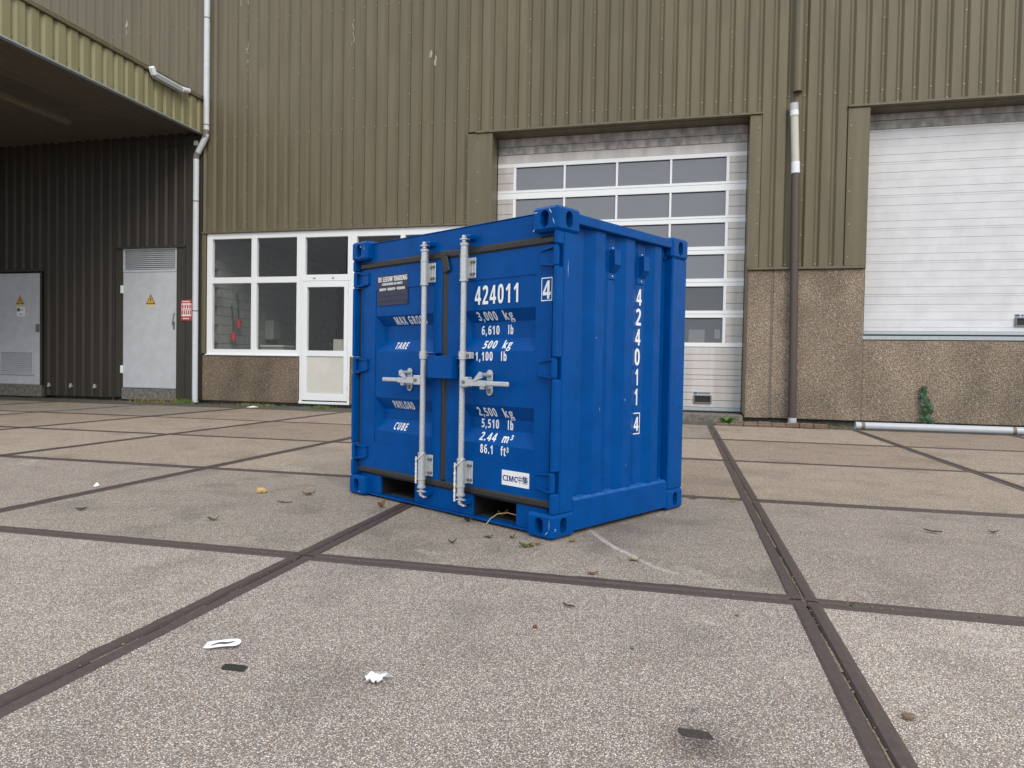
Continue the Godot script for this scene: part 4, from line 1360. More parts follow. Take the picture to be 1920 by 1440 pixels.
	# vents
	for s in [0.519, 0.797]:
		var vt := joint("vent", c, Vector3.ZERO, "ribbed blue plastic vent high on the container side")
		mb = MB.new()
		sbox(mb, s - 0.040, s + 0.034, 1.288, 1.464, 0.052, 0.058, 0.004)
		put("vent_plate", mb, M.blue, vt)
		mb = MB.new()
		var hood := PackedVector3Array([sp(s - 0.028, 1.440, 0.052), sp(s - 0.028, 1.440, 0.020), sp(s - 0.028, 1.362, 0.016), sp(s - 0.028, 1.322, 0.050)])
		mb.prism(hood, Vector3(0, 0, -0.054))
		put("vent_hood", mb, M.blue, vt)
		mb = MB.new()
		mb.cyl(sp(s - 0.003, 1.305, 0.052), sp(s - 0.003, 1.305, 0.048), 0.006, 0.005, 8)
		mb.cyl(sp(s - 0.003, 1.452, 0.052), sp(s - 0.003, 1.452, 0.048), 0.006, 0.005, 8)
		put("rivet", mb, M.zinc, vt)
	# lashing ring under the top rail at the far end
	mb = MB.new()
	mb.tube(PackedVector3Array([sp(1.02, 1.515, 0.055), sp(1.02, 1.47, 0.052), sp(1.03, 1.455, 0.05), sp(1.045, 1.47, 0.05), sp(1.045, 1.50, 0.05)]), 0.006, 8)
	put("lashing_ring", mb, M.blue, c)
	# bare scratches on the castings and edges
	var scr := MB.new()
	var scuffs := [[fp(0.055, 1.572, -0.0004), fp(0.035, 1.545, -0.0004), 0.006], [fp(0.03, 1.525, -0.0004), fp(0.018, 1.492, -0.0004), 0.004], [fp(0.155, 1.470, -0.0004), fp(0.140, 1.480, -0.0004), 0.005], [fp(0.15, 1.560, -0.0004), fp(0.12, 1.5595, -0.0004), 0.005],
		[fp(0.016, 0.10, -0.0004), fp(0.016, 0.045, -0.0004), 0.003], [fp(0.022, 0.04, -0.0004), fp(0.04, 0.022, -0.0004), 0.004], [sp(0.02, 0.052, -0.0004), sp(0.035, 0.050, -0.0004), 0.003], [sp(0.02, 0.045, -0.0004), sp(0.033, 0.043, -0.0004), 0.003],
		[fp(1.60, 1.552, -0.0004), fp(1.585, 1.545, -0.0004), 0.006], [fp(1.56, 1.545, -0.0004), fp(1.55, 1.53, -0.0004), 0.004], [fp(1.58, 0.022, -0.0004), fp(1.56, 0.02, -0.0004), 0.004], [sp(0.09, 1.335, 0.0044), sp(0.092, 1.25, 0.0044), 0.003],
		[sp(0.36, 0.98, 0.0294), sp(0.361, 0.97, 0.0294), 0.003], [sp(0.40, 0.62, 0.0294), sp(0.401, 0.60, 0.0294), 0.003], [sp(0.63, 0.66, 0.0294), sp(0.631, 0.645, 0.0294), 0.004], [sp(0.65, 0.30, 0.0294), sp(0.652, 0.295, 0.0294), 0.005]]
	for s in scuffs:
		var a: Vector3 = s[0]
		var b: Vector3 = s[1]
		var out := Vector3(0, 0, 1) if absf(a.z) > CL * 0.5 - 0.001 and a.x < CW * 0.5 - 0.001 else Vector3(1, 0, 0)
		var side: Vector3 = (b - a).normalized().cross(out) * s[2] * 0.5
		var m := a.lerp(b, 0.5)
		scr.prism(PackedVector3Array([a, m + side * rng.randf_range(0.6, 1.2), b, m - side * rng.randf_range(0.6, 1.2)]), out * 0.0004)
	put("paint_scratches", scr, M.scratch, c).set_meta("kind", "stuff")

func door(c: Node3D, which: int) -> void:
	# which 0: right leaf next to the near corner, 1: left leaf
	var a0: float = [0.060, 0.858][which]
	var a1: float = [0.812, 1.632][which]
	var p0: float = [0.165, 0.935][which]
	var p1: float = [0.700, 1.487][which]
	var d := joint("door", c, Vector3.ZERO, ["right blue door leaf with the number and weights in white", "left blue door leaf with a navy sticker"][which])
	var y0 := 0.172
	var y1 := 1.412
	var f := 0.045
	var mb := MB.new()
	abox(mb, a0, p0, y0, y1, f, f + 0.04, 0.0)
	abox(mb, p1, a1, y0, y1, f, f + 0.04, 0.0)
	abox(mb, p0, p1, y0, 0.338, f, f + 0.04, 0.0)
	abox(mb, p0, p1, 1.275, y1, f, f + 0.04, 0.0)
	put("door_frame", mb, M.blue, d)
	# pressed panel with two grooves that run out in slopes
	mb = MB.new()
	var z := f + 0.004
	var deep := z + 0.046
	var e := 0.034
	var rows := [[1.275, 1.116], [1.116, 1.054, 0.968, 0.899], [0.899, 0.617], [0.617, 0.547, 0.487, 0.413], [0.413, 0.338]]
	for r in rows:
		if r.size() == 2:
			mb.quad(fp(p0, r[0], z), fp(p1, r[0], z), fp(p1, r[1], z), fp(p0, r[1], z), Vector3(0, 0, 1))
		else:
			mb.quad(fp(p0, r[0], z), fp(p1, r[0], z), fp(p1 - e, r[1], deep), fp(p0 + e, r[1], deep), Vector3(0, 0, 1))
			mb.quad(fp(p0 + e, r[1], deep), fp(p1 - e, r[1], deep), fp(p1 - e, r[2], deep), fp(p0 + e, r[2], deep), Vector3(0, 0, 1))
			mb.quad(fp(p0 + e, r[2], deep), fp(p1 - e, r[2], deep), fp(p1, r[3], z), fp(p0, r[3], z), Vector3(0, 0, 1))
			mb.quad(fp(p0, r[0], z), fp(p0 + e, r[1], deep), fp(p0 + e, r[2], deep), fp(p0, r[3], z), Vector3(0, 0, 1))
			mb.quad(fp(p1, r[0], z), fp(p1 - e, r[1], deep), fp(p1 - e, r[2], deep), fp(p1, r[3], z), Vector3(0, 0, 1))
	put("door_panel", mb, M.blue, d)
	# rubber seal round the leaf
	mb = MB.new()
	abox(mb, a0 - 0.024 if which == 0 else a0 - 0.046, a1 + 0.022, y1 - 0.008, y1 + 0.046, f - 0.010, f + 0.03, 0.016)
	abox(mb, a0 - 0.024 if which == 0 else a0 - 0.046, a1 + 0.022, y0 - 0.042, y0 + 0.010, f - 0.010, f + 0.03, 0.016)
	if which == 0:
		abox(mb, a0 - 0.024, a0 + 0.001, y0, y1, f - 0.001, f + 0.03, 0.008)
		abox(mb, a1 - 0.001, a1 + 0.045, y0, y1 + 0.001, f - 0.009, f + 0.03, 0.014)
	else:
		abox(mb, a1 - 0.001, a1 + 0.024, y0, y1, f - 0.001, f + 0.03, 0.008)
	put("rubber_seal", mb, M.rubber, d)
	if which == 0:      # loose flap of the seal at the head of the joint
		mb = MB.new()
		abox(mb, a1 - 0.03, a1 + 0.05, y1 + 0.004, y1 + 0.043, f - 0.018, f, 0.012)
		mb.bbox(fp(a1 + 0.012, y1 - 0.03, f - 0.012), Vector3(0.05, 0.10, 0.012), 0.005, 0, Basis(Vector3(0, 0, 1), 0.3))
		put("seal_flap", mb, M.rubber, d)
	# hinges
	var sg := 1.0 if which == 0 else -1.0
	var edge := 0.0 if which == 0 else CW
	for h in [0.268, 0.815, 1.350]:
		mb = MB.new()
		mb.bbox(fp(edge + sg * 0.022, h, 0.020), Vector3(0.026, 0.100, 0.026), 0.008)
		mb.cyl(fp(edge + sg * 0.022, h - 0.051, 0.020), fp(edge + sg * 0.022, h + 0.051, 0.020), 0.008, 0.008, 10)
		# strap: two tapering ribs and a web
		var w := [0.022, 0.135]
		mb.prism(PackedVector3Array([fp(edge + sg * w[0], h + 0.046, 0.034), fp(edge + sg * w[1], h + 0.033, 0.034), fp(edge + sg * w[1], h - 0.033, 0.034), fp(edge + sg * w[0], h - 0.046, 0.034)]), Vector3(0, 0, -0.012))
		for t in [1.0, -1.0]:
			mb.prism(PackedVector3Array([fp(edge + sg * w[0], h + t * 0.050, 0.012), fp(edge + sg * w[1], h + t * 0.036, 0.030), fp(edge + sg * w[1], h + t * 0.036, 0.046), fp(edge + sg * w[0], h + t * 0.050, 0.046)]), Vector3(0, -t * 0.010, 0))
		put("hinge", mb, M.blue, d)
	var X := Vector3.RIGHT
	var U := Vector3.UP
	# text, left a, right a, cap height, row
	var put_line := func(s: String, al: float, ar: float, row: int, slant := 0.0, h := 0.047) -> void:
		# rows: 0 upper slope, 1 groove floor, 2 lower slope, 3 flat below; +4 for the second groove
		var g: int = row / 4
		var r: Array = rows[1] if g == 0 else rows[3]
		var o := Vector3()
		var uy := U
		match row % 4:
			0:
				uy = (fp(0, r[0], z) - fp(0, r[1], deep)).normalized()      # upper slopes look down
				o = fp((al + ar) * 0.5, r[0], z).lerp(fp((al + ar) * 0.5, r[1], deep), 0.86)
				h = 0.055
			1: o = fp((al + ar) * 0.5, (r[1] + r[2]) * 0.5 - h * 0.5, deep)
			2:
				uy = (fp(0, r[2], deep) - fp(0, r[3], z)).normalized()      # lower slopes look up
				o = fp((al + ar) * 0.5, r[2], deep).lerp(fp((al + ar) * 0.5, r[3], z), 0.80)
				h = 0.05
			3: o = fp((al + ar) * 0.5, r[3] - 0.050, z)
		var out := X.cross(uy).normalized()
		letters(s, d, o + out * 0.001, X, uy, absf(al - ar), h, M.white_print, slant)
	if which == 0:
		letters("424011", d, fp(0.4405, 1.144, f - 0.0006), X, U, 0.313, 0.099, M.white_print)
		letters("4", d, fp(0.096, 1.150, f - 0.0006), X, U, 0.05, 0.090, M.white_print)
		mb = MB.new()
		for q in [[0.062, 0.130, 1.248, 1.253], [0.062, 0.130, 1.140, 1.145], [0.062, 0.0655, 1.145, 1.248], [0.1265, 0.130, 1.145, 1.248]]:
			abox(mb, q[0], q[1], q[2], q[3], f - 0.001, f - 0.0002, 0.0)
		put("check_digit_frame", mb, M.white_print, d)
		put_line.call("3,000", 0.602, 0.458, 0)
		put_line.call("kg", 0.408, 0.343, 0)
		put_line.call("6,610", 0.591, 0.459, 1)
		put_line.call("lb", 0.395, 0.360, 1)
		put_line.call("500", 0.550, 0.454, 2)
		put_line.call("kg", 0.404, 0.344, 2)
		put_line.call("1,100", 0.590, 0.461, 3)
		put_line.call("lb", 0.399, 0.361, 3)
		put_line.call("2,500", 0.590, 0.450, 4)
		put_line.call("kg", 0.398, 0.332, 4)
		put_line.call("5,510", 0.580, 0.451, 5)
		put_line.call("lb", 0.386, 0.348, 5)
		put_line.call("2.44", 0.562, 0.443, 6)
		put_line.call("m³", 0.396, 0.328, 6)
		put_line.call("86.1", 0.541, 0.450, 7)
		put_line.call("ft³", 0.391, 0.335, 7)
		mb = MB.new()
		abox(mb, 0.187, 0.375, 0.217, 0.293, f - 0.0012, f - 0.0002, 0.0)
		put("sticker_sheet", mb, M.white_print, d, Vector3.ZERO, "white maker's sticker low on the right door")
		letters("CIMC", d, fp(0.316, 0.239, f - 0.0018), X, U, 0.104, 0.029, M.cimc_blue, 0.0, "lettering", font)
		mb = MB.new()
		var ink := func(ca: float, w: float, strokes: Array) -> void:
			for k in strokes:
				var q0 := fp(ca, 0.256, f - 0.0020) + Vector3(k[0] * w, k[1] * w, 0)
				var q1 := fp(ca, 0.256, f - 0.0020) + Vector3(k[2] * w, k[3] * w, 0)
				var dd := (q1 - q0)
				mb.bbox((q0 + q1) * 0.5, Vector3(dd.length() + 0.0028, 0.0032, 0.0008), 0.0, 0, Basis(Vector3(0, 0, 1), atan2(dd.y, dd.x)))
		ink.call(0.248, 0.017, [[-0.9, 0.5, 0.9, 0.5], [-0.9, -0.25, 0.9, -0.25], [-0.9, 0.5, -0.8, -0.25], [0.9, 0.5, 0.8, -0.25], [0, 1.0, 0, -1.1]])
		ink.call(0.213, 0.018, [[-0.5, 1.1, -0.9, 0.5], [-0.6, 0.8, -0.6, -0.1], [-0.6, 0.75, 0.9, 0.75], [-0.6, 0.45, 0.7, 0.45], [-0.6, 0.17, 0.7, 0.17], [-0.6, -0.1, 0.9, -0.1], [0.15, 1.0, 0.15, -0.1], [-1.0, -0.4, 1.0, -0.4], [0, -0.1, 0, -1.2], [0, -0.45, -0.9, -1.0], [0, -0.45, 0.9, -1.0]])
		put("characters", mb, M.cimc_blue, d)
	else:
		put_line.call("MAX GROSS", 1.320, 1.032, 0)
		put_line.call("TARE", 1.309, 1.193, 2)
		put_line.call("PAYLOAD", 1.325, 1.132, 4)
		put_line.call("CUBE", 1.311, 1.189, 6)
		mb = MB.new()
		abox(mb, 1.171, 1.468, 1.180, 1.362, f - 0.0012, f - 0.0002, 0.0)
		put("sticker_sheet", mb, M.sticker_navy, d, Vector3.ZERO, "navy dealer sticker with white lettering")
		mb = MB.new()
		abox(mb, 1.173, 1.466, 1.266, 1.286, f - 0.0017, f - 0.0013, 0.0)
		abox(mb, 1.19, 1.45, 1.232, 1.238, f - 0.0017, f - 0.0013, 0.0)
		abox(mb, 1.18, 1.46, 1.196, 1.206, f - 0.0017, f - 0.0013, 0.0)
		put("printed_band", mb, M.sticker_band, d)
		letters("DE LEEUW TRADING", d, fp(1.319, 1.322, f - 0.0018), X, U, 0.282, 0.030, M.white_print, 0.0, "lettering", font)
		letters("CONTAINERS EN UNITS", d, fp(1.322, 1.300, f - 0.0018), X, U, 0.20, 0.014, M.white_print, 0.0, "lettering", font)
		letters("INKOOP - VERKOOP - VERHUUR", d, fp(1.322, 1.268, f - 0.0022), X, U, 0.25, 0.016, M.white_print, 0.0, "lettering", font)

func bars(c: Node3D) -> void:
	for which in 2:
		var a: float = [0.640, 0.968][which]
		var sg: float = [-1.0, 1.0][which]       # way the handle points, in a
		var b := joint("locking_bar", c, Vector3.ZERO, ["galvanised locking bar of the right door, handle pointing right", "galvanised locking bar of the left door, handle pointing left"][which])
		var off := 0.002
		var mb := MB.new()
		mb.cyl(fp(a, 0.125, off), fp(a, 1.470, off), 0.0155, 0.0155, 20)
		put("bar", mb, M.zinc, b)
		# guides with their base plates, plates on the right of the bar
		for g in [[1.278, 1.400], [0.182, 0.316]]:
			mb = MB.new()
			mb.cyl(fp(a, g[0], off), fp(a, g[1], off), 0.0215, 0.0215, 20)
			mb.cyl(fp(a, g[0] - 0.010, off), fp(a, g[0], off), 0.024, 0.024, 20)
			mb.cyl(fp(a, g[1], off), fp(a, g[1] + 0.010, off), 0.024, 0.022, 20)
			abox(mb, a - 0.016, a + 0.012, g[0] + 0.006, g[1] - 0.006, off + 0.004, 0.042, 0.004)
			abox(mb, a - 0.052, a - 0.010, g[0] + 0.008, g[1] - 0.004, 0.036, 0.044, 0.003)
			abox(mb, a - 0.036, a - 0.031, g[0] + 0.014, g[1] - 0.010, 0.030, 0.037, 0.002)
			put("guide", mb, M.zinc, b)
			mb = MB.new()
			for y in [g[0] + 0.03, g[1] - 0.028]:
				mb.cyl(fp(a - 0.044, y, 0.036), fp(a - 0.044, y, 0.026), 0.008, 0.007, 8)
				mb.cyl(fp(a - 0.024, y, 0.036), fp(a - 0.024, y, 0.028), 0.007, 0.006, 8)
				mb.cyl(fp(a + 0.016, y, off - 0.013), fp(a + 0.018, y, off - 0.016), 0.005, 0.005, 8)
			put("bolt", mb, M.zinc_dark, b)
		# narrow middle guide
		mb = MB.new()
		mb.cyl(fp(a, 0.855, off), fp(a, 0.897, off), 0.0225, 0.0225, 20)
		abox(mb, a - 0.045, a + 0.006, 0.858, 0.894, 0.010 + off, 0.044, 0.003)
		put("guide", mb, M.zinc, b)
		mb = MB.new()
		mb.cyl(fp(a - 0.033, 0.876, 0.014), fp(a - 0.033, 0.876, 0.004), 0.009, 0.008, 8)
		mb.cyl(fp(a + 0.014, 0.876, off - 0.017), fp(a + 0.016, 0.876, off - 0.020), 0.005, 0.005, 8)
		put("bolt", mb, M.zinc_dark, b)
		# handle: hub, hinged lever, grip
		mb = MB.new()
		abox(mb, a + sg * 0.004, a + sg * 0.062, 0.708, 0.762, off - 0.024, off + 0.016, 0.004)
		put("handle_hub", mb, M.zinc, b)
		mb = MB.new()
		mb.cyl(fp(a + sg * 0.036, 0.735, off - 0.022), fp(a + sg * 0.036, 0.735, off - 0.032), 0.009, 0.009, 10)
		put("bolt", mb, M.zinc_dark, b)
		mb = MB.new()
		mb.prism(PackedVector3Array([fp(a + sg * 0.055, 0.752, off - 0.018), fp(a + sg * 0.20, 0.746, off - 0.018), fp(a + sg * 0.20, 0.718, off - 0.018), fp(a + sg * 0.055, 0.716, off - 0.018)]), Vector3(0, 0, 0.009))
		mb.bbox(fp(a + sg * 0.275, 0.7315, off - 0.015), Vector3(0.165, 0.024, 0.014), 0.005)
		put("handle", mb, M.zinc, b)
		# retainer on the door: oblong plate, catch swung over the lever
		mb = MB.new()
		var ra := a + sg * 0.168
		abox(mb, ra - 0.022, ra + 0.022, 0.690, 0.780, 0.038, 0.0445, 0.004)
		mb.cyl(fp(ra, 0.780, 0.0445), fp(ra, 0.780, 0.038), 0.022, 0.022, 16)
		mb.cyl(fp(ra, 0.690, 0.0445), fp(ra, 0.690, 0.038), 0.022, 0.022, 16)
		abox(mb, ra - 0.016, ra + 0.016, 0.700, 0.720, -0.018, 0.040, 0.003)
		put("retainer", mb, M.zinc, b)
		mb = MB.new()
		mb.prism(PackedVector3Array([fp(ra + sg * -0.006, 0.792, off - 0.024), fp(ra + sg * 0.014, 0.786, off - 0.024), fp(ra + sg * 0.012, 0.760, off - 0.024), fp(ra - sg * 0.040, 0.742, off - 0.024), fp(ra - sg * 0.052, 0.748, off - 0.024)]), Vector3(0, 0, 0.008))
		mb.cyl(fp(ra, 0.776, 0.04), fp(ra, 0.776, off - 0.034), 0.010, 0.010, 10)
		put("catch", mb, M.zinc, b)
		mb = MB.new()
		mb.cyl(fp(ra, 0.688, 0.038), fp(ra, 0.688, 0.030), 0.011, 0.010, 10)
		put("bolt", mb, M.zinc_dark, b)
		# cams and keepers at head and foot
		for e in [[1.470, 1.0], [0.125, -1.0]]:
			var y: float = e[0]
			var t: float = e[1]
			mb = MB.new()
			mb.cyl(fp(a, y - t * 0.06, off), fp(a, y, off), 0.0205, 0.019, 18)
			mb.cyl(fp(a, y - t * 0.012, off), fp(a, y, off), 0.024, 0.024, 18)
			mb.bbox(fp(a, y + t * 0.012, off), Vector3(0.022, 0.026, 0.022), 0.005)
			mb.bbox(fp(a - 0.004, y + t * 0.020, off + 0.008), Vector3(0.060, 0.008, 0.040), 0.003, 0, Basis(Vector3(0, 1, 0), 0.35))
			if t < 0.0: mb.bbox(fp(a - 0.010, y + t * 0.046, off + 0.004), Vector3(0.046, 0.010, 0.024), 0.003, 0, Basis(Vector3(0, 0, 1), -0.2))
			mb.bbox(fp(a + 0.004, y + t * 0.030, off), Vector3(0.020, 0.026, 0.02), 0.004)
			put("cam", mb, M.zinc, b)
			mb = MB.new()
			mb.bbox(fp(a - 0.026, y + t * 0.030, 0.026), Vector3(0.034, 0.030, 0.046), 0.006)
			mb.bbox(fp(a + 0.030, y + t * 0.030, 0.030), Vector3(0.020, 0.030, 0.038), 0.006)
			mb.bbox(fp(a - 0.034, y + t * 0.026, 0.014), Vector3(0.022, 0.012, 0.040), 0.004, 0, Basis(Vector3(0, 0, 1), 0.5))
			put("keeper", mb, M.blue, b)
		# white cord of the customs seal, doubled and hanging from the lower guide
		mb = MB.new()
		var lo: float = [0.095, 0.150][which]
		mb.tube(PackedVector3Array([fp(a - 0.032, 0.330, -0.012), fp(a - 0.025, 0.312, -0.024), fp(a + 0.005, 0.292, -0.0275), fp(a + 0.026, 0.272, -0.018)]), 0.0036, 6)
		var pts := PackedVector3Array()
		var pts2 := PackedVector3Array()
		for k in 12:
			var t := k / 11.0
			var y := lerpf(0.300, lo, t)
			pts.push_back(fp(a + 0.028 + 0.003 * sin(k * 1.9), y, -0.016 + 0.003 * cos(k * 1.9)))
			pts2.push_back(fp(a + 0.028 - 0.003 * sin(k * 1.9), y, -0.016 - 0.003 * cos(k * 1.9)))
		mb.tube(pts, 0.0042, 6)
		mb.tube(pts2, 0.0042, 6)
		put("cord", mb, M.rope, b)
	# lock box over the joint
	var lb := joint("lock_box", c, Vector3.ZERO, "blue padlock box over the door joint")
	var mb := MB.new()
	# shell open at the bottom
	abox(mb, 0.690, 0.890, 0.750, 0.868, -0.030, -0.024, 0.002)
	abox(mb, 0.690, 0.696, 0.750, 0.868, -0.024, 0.045, 0.001)
	abox(mb, 0.884, 0.890, 0.750, 0.868, -0.024, 0.045, 0.001)
	abox(mb, 0.690, 0.890, 0.866, 0.872, -0.030, 0.045, 0.002)
	put("box_shell", mb, M.blue, lb)
	mb = MB.new()
	abox(mb, 0.872, 0.945, 0.752, 0.890, 0.010, 0.016, 0.002)
	abox(mb, 0.905, 0.945, 0.752, 0.884, 0.016, 0.045, 0.003)
	abox(mb, 0.860, 0.940, 0.884, 0.892, 0.000, 0.045, 0.002)
	put("lug", mb, M.blue, lb)
	mb = MB.new()
	mb.tube(PackedVector3Array([fp(0.6885, 0.862, 0.0), fp(0.6885, 0.858, 0.02), fp(0.6885, 0.835, 0.03), fp(0.6885, 0.81, 0.02)]), 0.005, 8)
	put("weld", mb, M.blue_worn, lb)

# ------------------------------------------------------------------ litter and loose things
func gp(x: float, z: float, y := 0.0) -> Vector3:
	return Vector3(x, y, z)

func leaf_mesh(l: float, w: float, curl: float, sd: int) -> ArrayMesh:
	var r := RandomNumberGenerator.new()
	r.seed = sd
	var mb := MB.new()
	var k := 6
	var prev := []
	for i in k + 1:
		var t := float(i) / k
		var half := w * sin(PI * pow(t, 0.8)) * r.randf_range(0.7, 1.1) + 0.0008
		var y := 0.003 + curl * (pow(absf(t - 0.5) * 2.0, 1.6)) + r.randf_range(0.0, 0.004)
		var x := (t - 0.5) * l
		var row := [Vector3(x, y + r.randf_range(0.0, curl * 0.6), -half), Vector3(x, y - 0.002, 0), Vector3(x, y + r.randf_range(0.0, curl * 0.6), half)]
		if i > 0:
			for j in 2:
				mb.quad(prev[j], row[j], row[j + 1], prev[j + 1], Vector3.UP)
		prev = row
	return mb.mesh()

func small_things() -> void:
	# fallen leaves: x, z, length, width, curl, turn, material, label
	var leaves := [
		[2.370, 9.105, 0.062, 0.020, 0.016, 0.3, "leaf_green", "largest curled green leaf below the container's near corner"],
		[2.395, 9.085, 0.042, 0.014, 0.014, 1.5, "leaf_yellow", "yellowed leaf touching the largest green leaf"],
		[2.868, 9.178, 0.060, 0.016, 0.010, 0.1, "leaf_yellow", "olive leaf beside the white scuff on the slab"],
		[2.029, 9.140, 0.045, 0.013, 0.012, 0.8, "leaf_green", "small green leaf in front of the right fork pocket"],
		[2.560, 8.945, 0.045, 0.014, 0.012, 2.2, "leaf_yellow", "greenish leaf against the side of the near corner casting"],
		[2.270, 8.960, 0.040, 0.012, 0.010, 1.0, "leaf_green", "scrap of green leaf left of the near corner casting"],
		[2.415, 9.045, 0.036, 0.010, 0.006, 0.4, "leaf_brown", "tan leaf flake just under the near corner casting"],
		[1.380, 8.505, 0.055, 0.018, 0.030, 1.2, "leaf_brown", "upright brown leaf left of the left fork pocket"],
		[1.965, 8.700, 0.050, 0.014, 0.020, 0.6, "leaf_dark", "dark withered leaf at the end of the middle sill"],
		[2.160, 8.985, 0.050, 0.016, 0.006, 0.9, "leaf_brown", "flat tan leaf between right pocket and near corner"],
		[0.790, 8.300, 0.085, 0.020, 0.016, 0.2, "leaf_brown", "brown leaf left of the container by its far corner"],
		[0.790, 8.560, 0.095, 0.008, 0.004, 0.1, "leaf_dark", "thin dark leaf stalk on the grey slab left of container"],
		[0.700, 9.080, 0.060, 0.020, 0.012, 0.7, "leaf_green", "small green leaf in the middle of the grey slab"],
		[-0.120, 9.100, 0.070, 0.016, 0.010, 0.2, "leaf_dark", "dark star-shaped leaf near the long cross joint"],
		[2.720, 9.430, 0.045, 0.014, 0.006, 0.1, "leaf_brown", "reddish leaf lying on the steel joint"],
		[2.690, 9.830, 0.050, 0.005, 0.004, -0.4, "leaf_dark", "dark sliver of leaf on the front slab"],
		[4.330, 8.150, 0.085, 0.012, 0.006, -0.3, "leaf_dark", "long dark leaf on the slab at the right"],
		[4.640, 8.060, 0.050, 0.014, 0.008, 0.2, "leaf_dark", "short dark leaf near the right edge of the picture"],
		[3.355, 7.640, 0.060, 0.010, 0.006, -0.5, "straw", "pale straw leaf by the joint right of the container"],
		[3.120, 7.620, 0.060, 0.008, 0.004, 0.0, "leaf_brown", "thin red-brown leaf beside the container's back corner"],
		[2.130, 8.610, 0.055, 0.020, 0.026, 0.6, "leaf_brown", "curled tan leaf lying inside the right fork pocket"]]
	for i in leaves.size():
		var l: Array = leaves[i]
		var o := part("fallen_leaf", leaf_mesh(l[2], l[3], l[4], 100 + i), M[l[6]], self, gp(l[0], l[1], 0.0))
		o.rotation.y = l[5]
		if i == leaves.size() - 1: o.position.y = 0.02
		tag(o, l[7], "leaf", "fallen leaves on the slabs")
	# straw in the fork pocket
	var mb := MB.new()
	mb.tube(PackedVector3Array([Vector3(2.075, 0.004, 8.745), Vector3(2.09, 0.03, 8.715), Vector3(2.125, 0.055, 8.70), Vector3(2.18, 0.066, 8.705), Vector3(2.235, 0.062, 8.73)]), 0.0028, 6)
	tag(put("straw", mb, M.straw, self), "bent yellow straw sticking out of the right fork pocket", "straw")
	# yellow stone
	mb = MB.new()
	var f := noise(FastNoiseLite.TYPE_SIMPLEX, 2.2, 4, 2)
	var rings := []
	for a in 9:
		var row := []
		for b in 12:
			var th := PI * a / 8.0
			var ph := TAU * b / 12.0
			var d := Vector3(sin(th) * cos(ph), cos(th), sin(th) * sin(ph))
			row.push_back(d * Vector3(0.036, 0.018, 0.024) * (1.0 + 0.3 * f.get_noise_3dv(d * 0.7)))
		rings.push_back(row)
	for a in 8:
		for b in 12:
			mb.quad(rings[a][b], rings[a + 1][b], rings[a + 1][(b + 1) % 12], rings[a][(b + 1) % 12], rings[a][b] + rings[a + 1][(b + 1) % 12])
	var pm := mb.mesh()
	tag(part("stone", pm, M.stone_yellow, self, gp(0.477, 8.329, 0.015)), "yellowish stone on the grey slab left of the container", "stone")
	var st2 := part("stone", pm, M.brick, self, gp(3.60, 10.36, 0.006))
	st2.scale = Vector3(0.42, 0.4, 0.42)
	tag(st2, "small brown stone on the slab at the lower right", "stone")
	for e in [[2.62, 10.05, 0.28], [2.93, 10.13, 0.22], [3.25, 9.75, 0.2]]:
		var s := part("pebble", pm, M.rusty if e[0] < 2.9 else M.cement, self, gp(e[0], e[1], 0.003))
		s.scale = Vector3.ONE * e[2]
		s.rotation.y = e[0] * 3.0
		tag(s, "rust-coloured pebble in the middle of the front slab" if e[0] < 2.8 else ("grey pebble in the middle of the front slab" if e[0] < 3.0 else "pale pebble on the front slab near the right steel joint"), "pebble", "pebbles on the front slab")
	# white paper label with a cut-out
	mb = MB.new()
	var n := 28
	for i in n:
		var t0 := TAU * i / n
		var t1 := TAU * (i + 1) / n
		var oc := func(t: float) -> Vector3:
			var x := cos(t); var z := sin(t)
			var k := minf(0.055 / maxf(absf(x), 1e-4), 0.030 / maxf(absf(z), 1e-4))
			var p := Vector3(x * k, 0.0, z * k)
			if p.x > 0.038: p.x = minf(p.x, 0.062 - absf(p.z) * 0.6)
			p.y = 0.003 + 0.006 * sin(p.x * 40.0 + 0.6) * 0.5 + 0.003
			return p
		var ic := func(t: float) -> Vector3:
			var p := Vector3(cos(t) * 0.038, 0.0, sin(t) * 0.0085 + 0.0045 * sin(cos(t) * 5.0))
			p.y = 0.003 + 0.006 * sin(p.x * 40.0 + 0.6) * 0.5 + 0.003
			return p
		mb.quad(oc.call(t0), oc.call(t1), ic.call(t1), ic.call(t0), Vector3.UP)
	var pl := put("paper_label", mb, M.paper, self, gp(1.778, 10.450))
	pl.rotation.y = 0.38
	pl.scale = Vector3.ONE * 0.9
	tag(pl, "flat white paper label with a slot cut out on the front slab", "paper")
	# crumpled paper with a scrap of film
	var cr := thing("crumpled_paper", "small folded white paper scrap with clear film on the front slab", "paper", gp(2.296, 10.535), 0.2)
	mb = MB.new()
	var fold := func(a: int, b: int) -> Vector3:
		var x := (a / 6.0 - 0.5) * 0.066
		var z := (b / 5.0 - 0.5) * 0.056
		var h := 0.003 + 0.015 * absf(sin(a * 1.35 + b * 0.5)) * (0.45 + 0.55 * absf(cos(b * 1.1 + a * 0.3)))
		return Vector3(x * (1.0 - 0.35 * b / 5.0) + 0.006 * sin(b * 2.1 + a), h, z + 0.006 * cos(a * 1.7))
	for a in 6:
		for b in 5:
			mb.tri(fold.call(a, b), fold.call(a + 1, b), fold.call(a, b + 1), Vector3.UP)
			mb.tri(fold.call(a + 1, b), fold.call(a + 1, b + 1), fold.call(a, b + 1), Vector3.UP)
	cr.scale = Vector3.ONE * 0.85
	put("folded_sheet", mb, M.paper, cr)
	mb = MB.new()
